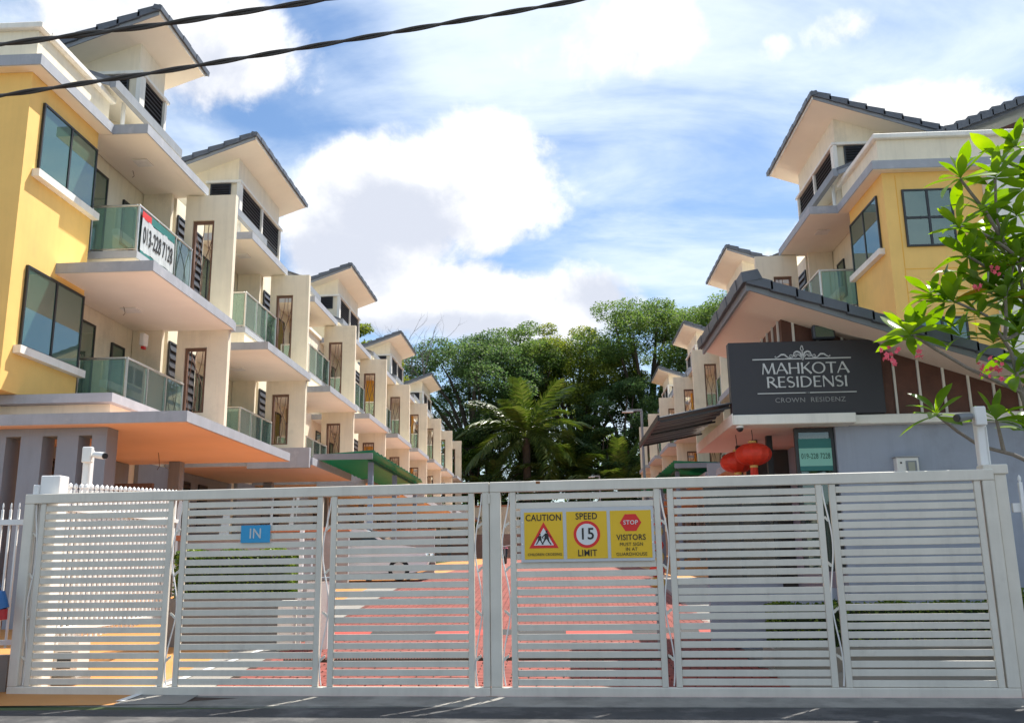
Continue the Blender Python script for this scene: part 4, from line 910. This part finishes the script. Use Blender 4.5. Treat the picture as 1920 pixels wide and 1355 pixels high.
# things on the balconies
def aircon(label, loc, mir=1):
    t = thing('air_conditioner', label, 'air conditioner', loc); MB().box(-.16, .16, -.4, .4, 0, .58, .02).build('case', PLAST, t)
    MB().lathe([(.21, -.005), (.21, .005)], (mir * .166, -.1, .3), 20, 0).build('fan_grille', LOUV, t); MB().box(mir * .161, mir * .166, .2, .36, .1, .48).build('side_grille', FASC, t)
aircon('white air conditioner unit on the second house first floor balcony', (-10.9, 30.2, 5.17 + .02)); aircon('white air conditioner unit on the second house top balcony', (-10.9, 30.2, 9.19)); aircon('white air conditioner unit on the third house top balcony', (-10.9, 37.6, 9.34))
def potplant(label, loc, s):
    t = thing('potted_plant', label, 'plant', loc, 0, 'potted plants on balconies'); MB().lathe([(.12 * s, 0), (.17 * s, .28 * s), (.18 * s, .30 * s)], n=12).build('pot', TERRA, t, smooth=True)
    n = 260; q = rng.normal(size=(n, 3)); q /= np.linalg.norm(q, axis=1)[:, None]; P = q * np.array([.28, .28, .42]) * s * rng.uniform(.4, 1, n)[:, None] ** .5 + np.array([0, 0, .65 * s]); leaf_cloud('foliage', HEDGE, lambda k: P, n, .06, t); MB().tube([(0, 0, .25 * s), (0, 0, .7 * s)], .02, 5).build('stem', BARK, t)
potplant('potted shrub on the third house first floor balcony', (-10.5, 36.6, 5.33), 1.0); potplant('potted shrub on the fifth house top balcony', (-10.5, 52.4, 9.6), 1.1); potplant('potted shrub on the right second house first floor balcony', (8.7, 36.0, 5.2), 1.1); potplant('potted shrub on the fourth house top balcony', (-10.5, 44.3, 9.5), .9)
# ------------------------------------------------------------------ street lamps, cables
def lamp(label, loc, h):
    t = thing('street_lamp', label, 'street lamp', loc, 0, 'street lamps'); MB().tube([(0, 0, -h), (0, 0, 0)], [.09, .06], 8).build('pole', FASC, t, smooth=True); MB().box(-.75, .04, -.05, .05, -.05, .05, .01).build('arm', FASC, t); MB().box(-.95, -.4, -.12, .12, -.10, -.051, .01).build('lamp_head', PLAST, t)
lamp('pale street lamp standing before the right row', (4.3, 45, 8.9), 7.4); lamp('small distant street lamp before the trees', (3.75, 80, 8.95), 7)
CAB = mat('black cable sheath', (.03, .028, .028), .6, .2)
def cable(label, pts, r, pitch, ph):
    t = thing('overhead_cable', label, 'cable', (0, 0, 0), 0, 'overhead cables')
    P = [Vector(p) for p in pts]; L = []; n = 260
    for i in range(n + 1):
        q = i / n * (len(P) - 1); k = min(int(q), len(P) - 2); f_ = q - k; L.append(P[k].lerp(P[k + 1], f_))
    # smooth the polyline
    for _ in range(30): L = [L[0]] + [(L[i - 1] + L[i] * 2 + L[i + 1]) / 4 for i in range(1, n)] + [L[-1]]
    s = 0; ang = []
    for i in range(n + 1):
        if i: s += (L[i] - L[i - 1]).length
        ang.append(s / pitch * 2 * math.pi + ph)
    for o_ in (0, math.pi):
        pts_ = [L[i] + Vector((0, math.sin(ang[i] + o_), math.cos(ang[i] + o_))) * r * .8 for i in range(n + 1)]; MB().tube(pts_, r, 6).build('strand', CAB, t, smooth=True)
cable('upper twisted black cable crossing the sky at top left', [(-11, 7.4, 5.85), at(0, 84, 7), at(290, 48, 7), at(620, -2, 7), (2.5, 7, 7.0), (9, 7, 8.2)], .015, .95, .3)
cable('lower twisted black cable crossing the sky at top left', [(-11, 7.4, 5.1), at(0, 180, 7), at(300, 135, 7), at(600, 85, 7), at(1090, 0, 7), (5, 7, 7.0), (11, 7, 8.3)], .013, .85, 1.2)

# ------------------------------------------------------------------ parked car, scooter
CARW = mat('white car paint', (.78, .79, .79), .25, .02, coat=.6); TYRE = mat('tyre rubber', (.02, .02, .021), .8, .1); RIM = mat('alloy rim', (.5, .5, .5), .3, .05, metal=.9); CARG = mat('car glass', (.02, .03, .03), .05, .05)
ca = thing('car', 'white car parked under the left carport beyond the gate', 'car', (-5.95, 27.7, zg(27.7) + .02))
prof = [(-2.15, .35), (-2.2, .75), (-2.1, .98), (-1.55, 1.05), (-.95, 1.42), (-.3, 1.50), (.35, 1.46), (1.05, 1.05), (1.75, .95), (2.1, .80), (2.2, .55), (2.15, .30), (1.75, .22), (-1.75, .22)]
b = MB(); hw = [(.78 if z > 1.2 else .86 if z > .9 else .88) for x, z in prof]; n = len(prof)
b.add([(x, -h_, z) for (x, z), h_ in zip(prof, hw)] + [(x, h_, z) for (x, z), h_ in zip(prof, hw)], [tuple(range(n)), tuple(range(n, 2 * n))[::-1]] + [(i, n + i, n + (i + 1) % n, (i + 1) % n) for i in range(n)]); b.build('body', CARW, ca, smooth=True)
for s_ in (-1, 1):
    y = s_ * .865
    MB().prism([(-1.35, y, 1.06), (.95, y, 1.04), (.32, y - s_ * .07, 1.40), (-.88, y - s_ * .07, 1.38)][::-s_], (0, s_ * .006, 0)).build('side_window', CARG, ca)
    for x in (-1.35, 1.35):
        wl = MB().lathe([(.27, -.1), (.31, -.09), (.32, 0), (.31, .09), (.27, .1)], (x, s_ * .80, .32), 20, 1).build('wheel', TYRE, ca, smooth=True)
        r_ = MB().lathe([(.20, -.005), (.20, .005)], (x, s_ * .905, .32), 18, 1); 
        for k in range(5): a = k * 2 * math.pi / 5; r_.box(x + .1 * math.cos(a) - .03, x + .1 * math.cos(a) + .03, s_ * .91 - .01, s_ * .91 + .01, .32 + .1 * math.sin(a) - .03, .32 + .1 * math.sin(a) + .03)
        r_.build('rim', RIM, wl)
    MB().box(2.06, 2.19, s_ * .55 - .16, s_ * .55 + .16, .62, .76, .02).build('headlight', glass('lamp glass', (.8, .85, .85), .2), ca)
MB().prism([(.42, -.70, 1.455), (1.02, -.74, 1.085), (1.02, .74, 1.085), (.42, .70, 1.455)], (.02, 0, .02)).build('windscreen', CARG, ca)
MB().box(2.15, 2.22, -.55, .55, .33, .52, .02).build('grille', BLACKP, ca)
sc = thing('scooter', 'dark scooter with pink cover parked by the far wall', 'scooter', (-2.95, 52, zg(52) + .03))
for y in (-.6, .6): MB().lathe([(.2, -.05), (.26, -.03), (.26, .03), (.2, .05)], (0, y, .26), 16, 0).build('wheel', TYRE, sc, smooth=True)
MB().prism([(-.14, -.55, .35), (-.14, .3, .35), (-.14, .75, .6), (-.14, .7, .8), (-.14, .0, .82), (-.14, -.1, .5), (-.14, -.45, .55)], (.28, 0, 0)).build('body', BLACKP, sc); MB().box(-.13, .13, .0, .75, .821, .90, .03).build('seat', mat('pink cover', (.6, .15, .25), .6), sc)
MB().tube([(0, -.6, .3), (0, -.42, .95)], .04, 8).build('fork', FASC, sc); MB().tube([(-.3, -.38, 1.0), (0, -.42, .96), (.3, -.38, 1.0)], .02, 6).build('handlebar', STEEL, sc)

# ------------------------------------------------------------------ trees beyond the street
RAIN = leaf_mat('rain tree leaves', [(.040, .082, .026), (.085, .145, .042), (.145, .205, .06)], .48, .6, .22, .3)
RAIN2 = leaf_mat('darker tree leaves', [(.030, .064, .028), (.064, .115, .044), (.11, .165, .06)], .48, .6, .3, .3)
OLIVE = leaf_mat('olive tree leaves', [(.055, .085, .02), (.12, .16, .032), (.20, .23, .05)], .48, .6, .25, .3)
def clumps_cloud(name, m, C, n, size, parent, flat=.55):
    """C: rows cx,cy,cz,rx,ry,rz ; leaves sit mostly in the outer shell of every clump"""
    C = np.array(C); wgt = C[:, 3] * C[:, 4]; k = rng.choice(len(C), n, p=wgt / wgt.sum()); d = rng.normal(size=(n, 3)); d /= np.linalg.norm(d, axis=1)[:, None]
    r = rng.uniform(.35, 1.05, n) ** .6; P = C[k, :3] + d * C[k, 3:] * r[:, None]
    P += .25 * C[k, 3][:, None] * .5 * np.stack([np.sin(P[:, 1] * 1.7 + P[:, 2]), np.sin(P[:, 0] * 1.3 + 2), .4 * np.sin(P[:, 0] * 1.9 + P[:, 1] * 1.1)], 1)
    return leaf_cloud(name, m, lambda n_: P, n, size, parent, flat)
def rain_tree(label, x, y, h, R, m, n=11000, nc=34, seed=0, base=None, low=.45, group='trees beyond the street', dome=.30):
    r = random.Random(seed); z0 = zg(y) if base is None else base
    t = thing('tree', label, 'tree', (x, y, z0), 0, group); C = []
    for i in range(nc):
        q = math.sqrt((i + .5) / nc); a = i * 2.39996 + r.uniform(-.3, .3); rr = R * q * r.uniform(.85, 1.08)
        zc = h * (1 - dome * q * q - r.uniform(0, .07)) - .06 * h
        s = R * r.uniform(.18, .30); C.append((rr * math.cos(a), rr * math.sin(a), zc, s, s, s * r.uniform(.38, .62)))
    for i in range(int(nc * .9)):
        a = r.uniform(0, 6.283); rr = R * r.uniform(.15, .85); s = R * r.uniform(.12, .2); C.append((rr * math.cos(a), rr * math.sin(a), h * r.uniform(low, .80), s, s, s * .7))
    clumps_cloud('crown', m, C, int(n * 3.6), .155, t, .4)
    tb = MB(); fk = h * .34; lean = Vector((r.uniform(-.8, .8), r.uniform(-.5, .5), 0))
    tb.tube([(0, 0, -.3), lean * .3 + Vector((0, 0, fk * .5)), lean + Vector((0, 0, fk))], [h * .028, h * .021, h * .018], 8); trunk = tb.build('trunk', BARKD, t, smooth=True)
    F0 = lean + Vector((0, 0, fk * .97))
    for i, c in enumerate(C[:nc:2]):
        e = Vector(c[:3]); mid = F0.lerp(e, .5) + Vector((r.uniform(-.6, .6), r.uniform(-.6, .6), h * .06)); e2 = F0.lerp(e, .93)
        MB().tube([F0, F0.lerp(mid, .5) + Vector((0, 0, h * .02)), mid, mid.lerp(e2, .5) + Vector((0, 0, .3)), e2], [h * .011, h * .009, h * .007, h * .005, h * .002], 5).build('limb', BARKD, trunk, smooth=True)
    return t
rain_tree('broad dark rain tree behind the left row, its crown beside the bare tree', -9.5, 100, 26.6, 9.8, RAIN2, 13000, 34, 1)
rain_tree('rounded rain tree with pale twigs left of the street axis', -4.0, 104, 28.0, 8.0, RAIN, 11500, 30, 2)
rain_tree('light feathery tree rising above the middle of the wood', -1.6, 114, 31.0, 6.0, OLIVE, 8000, 30, 3, dome=.5)
rain_tree('olive green rain tree at the centre of the wood', 3.0, 104, 27.5, 8.5, OLIVE, 11000, 30, 4)
rain_tree('tall spreading rain tree with flat layered crown on the right', 11.2, 102, 30.5, 9.4, RAIN, 13500, 36, 5, dome=.22)
rain_tree('tall layered rain tree behind the right row roofs', 19.5, 99, 30, 9.0, RAIN, 11000, 34, 6, dome=.2)
rain_tree('bushy green tree behind the roofs of the left row', -20.0, 90, 26.0, 6.0, OLIVE, 7500, 26, 7, dome=.4)
rain_tree('dark understorey tree in shade on the right of the wood', 7.5, 95, 19, 6.5, RAIN2, 9000, 26, 8, low=.2, dome=.45)
rain_tree('dark understorey tree in shade on the left of the wood', -6.5, 94, 15, 6.5, RAIN2, 8000, 26, 9, low=.2, dome=.5)
rain_tree('small glossy green tree at the end of the left row', -8.2, 92.5, 13.0, 3.4, leaf_mat('bright leaves', [(.03, .07, .012), (.07, .14, .025), (.15, .24, .05)], .3, .4, .5), 5200, 20, 10, low=.15, dome=.6)
rain_tree('dark small tree beside the street lamp', 4.6, 92, 14, 4.5, RAIN2, 6500, 22, 12, low=.1, dome=.6)
# dense far wood closing the horizon
FW = []
rr_ = random.Random(5)
for i in range(150):
    x = -75 + i * 1.0; FW.append((x, 122 + rr_.uniform(-4, 6), rr_.uniform(4, 19 if abs(x) < 25 else 12), 3.4, 3, 3.6))
o = clumps_cloud('far_wood', RAIN2, FW, 30000, .42, None, .2); tag(o, 'dense dark wood behind the street trees', 'wood', kind='stuff')
# bare tree
bt = thing('bare_tree', 'leafless tree with grey twigs behind the left row roofs', 'tree', (-15.8, 95, zg(95)))
TW = MB(); BR = mat('grey bare twig', (.20, .17, .15), .9, .2)
def twig(p, d, L, r, lv, rnd):
    pts = [p]; q = Vector(p); dd = Vector(d)
    for k in range(4): dd = (dd + Vector((rnd.gauss(0, .16), rnd.gauss(0, .16), .06))).normalized(); q = q + dd * L / 4; pts.append(q.copy())
    TW.tube(pts, [r * (1 - .13 * k) for k in range(5)], 5)
    if lv:
        for k in range(3 if lv > 2 else 2): a = pts[rnd.choice((2, 3, 4))]; twig(a, (dd + Vector((rnd.gauss(0, .55), rnd.gauss(0, .4), rnd.uniform(-.05, .4)))).normalized(), L * rnd.uniform(.55, .75), r * .5, lv - 1, rnd)
rb = random.Random(3)
for dx_ in (-.35, .0, .4): twig(Vector((0, 0, 12.5)), Vector((dx_, 0, 1)).normalized(), 6, .15, 4, rb)
TW.tube([(0, 0, 0), (.1, 0, 7), (0, 0, 12.6)], [.34, .27, .2], 7); TW.build('branches', BR, bt, smooth=True)
# oil palms
PALM = leaf_mat('palm leaflets', [(.03, .055, .012), (.065, .11, .02), (.14, .17, .045)], .25, .4, .5)
def frond_mesh(L, droop, seed):
    r = np.random.default_rng(seed); n = 46; V = []
    def pos(q): a = q * droop; return np.array([L * (math.sin(a) / droop if droop > .01 else q), 0, L * ((math.cos(a) - 1) / droop)])
    for i in range(n):
        q = .12 + .86 * i / n; p = pos(q); t = pos(q + .01) - pos(q); t /= np.linalg.norm(t); ll = L * .20 * (math.sin(q * 2.9) ** .7 + .15)
        for s in (-1, 1):
            d = t * .65 + np.array([0, s, 0]) * .85 + np.array([0, 0, r.uniform(-.55, .15)]); d /= np.linalg.norm(d); wv = np.cross(d, [0, 0, 1]); wv /= np.linalg.norm(wv); wv *= L * .009
            mid = p + d * ll * .55 + np.array([0, 0, -.02 * ll]); e = p + d * ll + np.array([0, 0, -.22 * ll])
            V.append([p - wv * .6, mid - wv, mid + wv, p + wv * .6]); V.append([mid - wv, e, e + wv * .1, mid + wv])
    R_ = .035
    for i in range(12):
        a, b = pos(i / 12), pos((i + 1) / 12); w0 = R_ * (1 - i / 14); up = np.array([0, 0, w0]); sd_ = np.array([0, w0, 0])
        V.append([a - sd_, b - sd_, b + sd_, a + sd_]); V.append([a - up, b - up, b + up, a + up])
    return quads_mesh('frond', np.array(V), PALM)
FR = [frond_mesh(6.6, d, i) for i, d in enumerate((.55, .9, 1.25, 1.6, 1.9))]
def palm(label, x, y, h, s, seed, n=30):
    r = random.Random(seed); t = thing('palm_tree', label, 'palm', (x, y, zg(y)), 0, 'oil palms before the wood')
    MB().tube([(0, 0, -.2), (.1, 0, h * .5), (0, 0, h)], [.42 * s, .34 * s, .36 * s], 9).build('trunk', BARKD, t, smooth=True)
    for i in range(n):
        q = i / n; el = math.radians(78 - 88 * q + r.uniform(-6, 6)); az = i * 2.39996 + r.uniform(-.2, .2)
        o = link('frond', FR[min(4, int(q * 3.2 + r.uniform(0, 1.6)))], t, (0, 0, h)); o.rotation_euler = (r.uniform(-.3, .3), -el, az); k = s * r.uniform(.85, 1.08); o.scale = (k, k, k)
palm('large oil palm with arching fronds at the street end', -2.9, 90, 11.5, 1.12, 1, 34); palm('shorter oil palm right of the large one', 6.2, 90, 6.0, .9, 2, 26); palm('low oil palm left of the large one', -6.0, 91, 5.0, .85, 3, 24); palm('young oil palm close beside the large one', 1.5, 92, 7.5, .95, 4, 26)

# ------------------------------------------------------------------ frangipani by the right fence
FL1 = leaf_mat('frangipani leaf', [(.05, .115, .014), (.12, .235, .022), (.24, .36, .035)], .48, .32, 2.2, .5)
FL2 = leaf_mat('ageing frangipani leaf', [(.30, .26, .02), (.40, .26, .02), (.35, .16, .02)], .4, .4, 3)
PINK = mat('pink petals', (.80, .12, .18), .6, .15, 12)
def leaf_me(m, wd, cur, seed):
    r = random.Random(seed); n = 7; vs_ = []; fs = []
    for i in range(n + 1):
        q = i / n; w_ = wd * (math.sin(math.pi * min(1, q * .93 + .05)) ** .8) * (.35 + .75 * q if q < .65 else .84 + .0 * q) * (1 if q < .97 else .2); z = -cur * q * q + .03 * q
        vs_ += [(q, -w_, z + w_ * .28), (q, 0, z), (q, w_, z + w_ * .28)]
    for i in range(n): a = 3 * i; fs += [(a, a + 3, a + 4, a + 1), (a + 1, a + 4, a + 5, a + 2)]
    me = bpy.data.meshes.new('leaf'); me.from_pydata(vs_, [], fs); me.materials.append(m); me.polygons.foreach_set('use_smooth', [True] * len(me.polygons)); return me
LM = [leaf_me(FL1, .20, .10, 1), leaf_me(FL1, .19, .25, 2), leaf_me(FL1, .22, .02, 3), leaf_me(FL1, .20, .4, 4)]; LY = leaf_me(FL2, .15, .3, 5)
ft = thing('frangipani_tree', 'frangipani with broad green leaves and pink flowers at the right edge', 'tree', tuple(at(2010, 1180, 11.4)))
F0 = Vector(ft.location)
def pl_(px, py, y=11.3): return Vector(at(px, py, y)) - F0
BRN = [[(2010, 1180, 11.4), (1975, 960, 11.4), (1940, 800, 11.35), (1915, 735, 11.3)],
       [(1915, 735, 11.3), (1872, 716, 11.2), (1815, 690, 11.1), (1755, 655, 11.0), (1712, 628, 10.9)],
       [(1960, 880, 11.4), (1900, 852, 11.3), (1838, 836, 11.15), (1795, 808, 11.0), (1757, 778, 10.9)],
       [(1882, 846, 11.25), (1874, 810, 11.2), (1868, 786, 11.15)],
       [(1915, 735, 11.3), (1896, 660, 11.3), (1884, 640, 11.3), (1850, 592, 11.2), (1790, 565, 11.1)],
       [(1884, 640, 11.3), (1887, 600, 11.4), (1885, 555, 11.4), (1900, 500, 11.5)],
       [(1884, 640, 11.3), (1920, 618, 11.5), (1960, 560, 11.6)],
       [(1925, 760, 11.35), (1930, 640, 11.6), (1912, 500, 11.6), (1885, 460, 11.4), (1868, 410, 11.3), (1866, 335, 11.2)],
       [(1885, 460, 11.4), (1850, 400, 11.2), (1815, 355, 11.1), (1800, 335, 11.05)],
       [(1905, 480, 11.5), (1862, 448, 11.2), (1825, 430, 11.0), (1800, 425, 10.9)],
       [(1900, 530, 11.5), (1852, 502, 11.3), (1815, 480, 11.1)],
       [(1912, 500, 11.6), (1935, 420, 11.6), (1930, 330, 11.5)], [(1915, 735, 11.3), (1950, 690, 11.2), (1990, 640, 11.1)]]
for P in BRN:
    n = len(P); r0 = .05 if P is BRN[0] else .026
    MB().tube([pl_(*p) for p in P], [r0 * (1 - .35 * i / (n - 1)) for i in range(n)], 7).build('branch', FRBARK, ft, smooth=True)
ROS = [(1705, 622, 10.9, 15, 1.0), (1755, 772, 10.9, 11, .95), (1866, 780, 11.15, 11, .95), (1788, 562, 11.1, 13, .95), (1745, 548, 11.2, 10, .85), (1800, 330, 11.05, 13, 1.0), (1866, 328, 11.2, 14, 1.0), (1798, 422, 10.9, 12, .95), (1813, 476, 11.1, 12, .9),
       (1850, 500, 11.3, 11, .9), (1900, 492, 11.5, 13, 1.0), (1886, 552, 11.4, 12, .95), (1835, 590, 11.15, 11, .9), (1930, 326, 11.5, 13, 1.05), (1905, 400, 11.5, 12, .95), (1842, 392, 11.15, 9, .9), (1925, 560, 11.5, 12, .95), (1862, 640, 11.2, 8, .85), (1912, 620, 11.4, 11, .9), (1920, 470, 11.6, 11, .95), (1905, 700, 11.3, 9, .9), (1878, 452, 11.35, 9, .9), (1918, 800, 11.3, 9, .9), (1905, 270, 11.4, 11, 1.0), (1800, 625, 11.1, 7, .85)]
cnt = 0; rf = random.Random(21)
for px, py, y, n, s in ROS:
    c = pl_(px, py, y)
    for i in range(n):
        az = i * 2.39996 + rf.uniform(-.25, .25); q = i / n; el = math.radians(72 - 95 * q + rf.uniform(-10, 10)); L = s * rf.uniform(.38, .54) * (.8 + .3 * q if q < .7 else 1.0)
        me = LY if rf.random() < .035 else LM[rf.randrange(4)]
        o = link('leaf', me, ft, c + Vector((0, 0, -.06 * q))); o.rotation_euler = (rf.uniform(-.5, .5), -el, az); o.scale = (L, L * rf.uniform(.85, 1.15), L); cnt += 1
ROS2 = [(1880, 300, 11.6, 10), (1915, 350, 11.7, 10), (1885, 500, 11.7, 10), (1915, 530, 11.7, 11), (1895, 590, 11.7, 9), (1930, 440, 11.8, 11), (1900, 650, 11.6, 7), (1935, 690, 11.5, 8), (1850, 440, 11.5, 10), (1855, 545, 11.5, 10), (1825, 515, 11.4, 9), (1770, 560, 11.3, 7), (1700, 632, 11.1, 6)]
xv, xf_ = [], []
for px, py, y, n in ROS2:
    c = pl_(px, py, y)
    for i in range(n):
        az = i * 2.39996 + rf.uniform(-.3, .3); q = i / n; el = math.radians(70 - 100 * q + rf.uniform(-12, 12)); L = rf.uniform(.40, .60); me = LM[rf.randrange(4)]
        from mathutils import Euler
        mm = Matrix.Translation(c + Vector((0, 0, -.06 * q))) @ Euler((rf.uniform(-.5, .5), -el, az)).to_matrix().to_4x4() @ Matrix.Diagonal((L, L, L, 1)); o_ = len(xv)
        xv += [tuple(mm @ v.co) for v in me.vertices]; xf_ += [tuple(k + o_ for k in p.vertices) for p in me.polygons]
fm = bpy.data.meshes.new('foliage'); fm.from_pydata(xv, [], xf_); fm.materials.append(FL1); fm.polygons.foreach_set('use_smooth', [True] * len(fm.polygons))
tag(link('foliage', fm, ft), kind='stuff')
pet = MB()
for k in range(5):
    a = k * 2 * math.pi / 5; ca_, sa_ = math.cos(a), math.sin(a); pet.add([(0, 0, 0), (ca_ * .022 - sa_ * .016, sa_ * .022 + ca_ * .016, .008), (ca_ * .042, sa_ * .042, .002), (ca_ * .022 + sa_ * .016, sa_ * .022 - ca_ * .016, .008)], [(0, 3, 2, 1)])
pet.tube([(0, 0, 0), (0, 0, -.04)], [.006, .004], 5)
pf = bpy.data.meshes.new('flower'); pf.from_pydata(pet.v, [], pet.f); pf.materials.append(PINK)
for cx_, cy_, y, n, sp in ((1668, 668, 10.8, 12, 18), (1722, 664, 10.8, 4, 6), (1853, 688, 11.0, 14, 20), (1868, 688, 11.0, 6, 10), (1866, 508, 11.1, 6, 9), (1833, 540, 11.0, 5, 8)):
    for i in range(n):
        o = link('flower', pf, ft, pl_(cx_ + rf.gauss(0, sp * .6), cy_ + rf.gauss(0, sp * .6), y + rf.gauss(0, .05))); o.rotation_euler = (rf.uniform(.3, 1.9), rf.uniform(-.6, .6), rf.uniform(0, 6)); k = rf.uniform(.65, 1.0); o.scale = (k, k, k)
#MORE
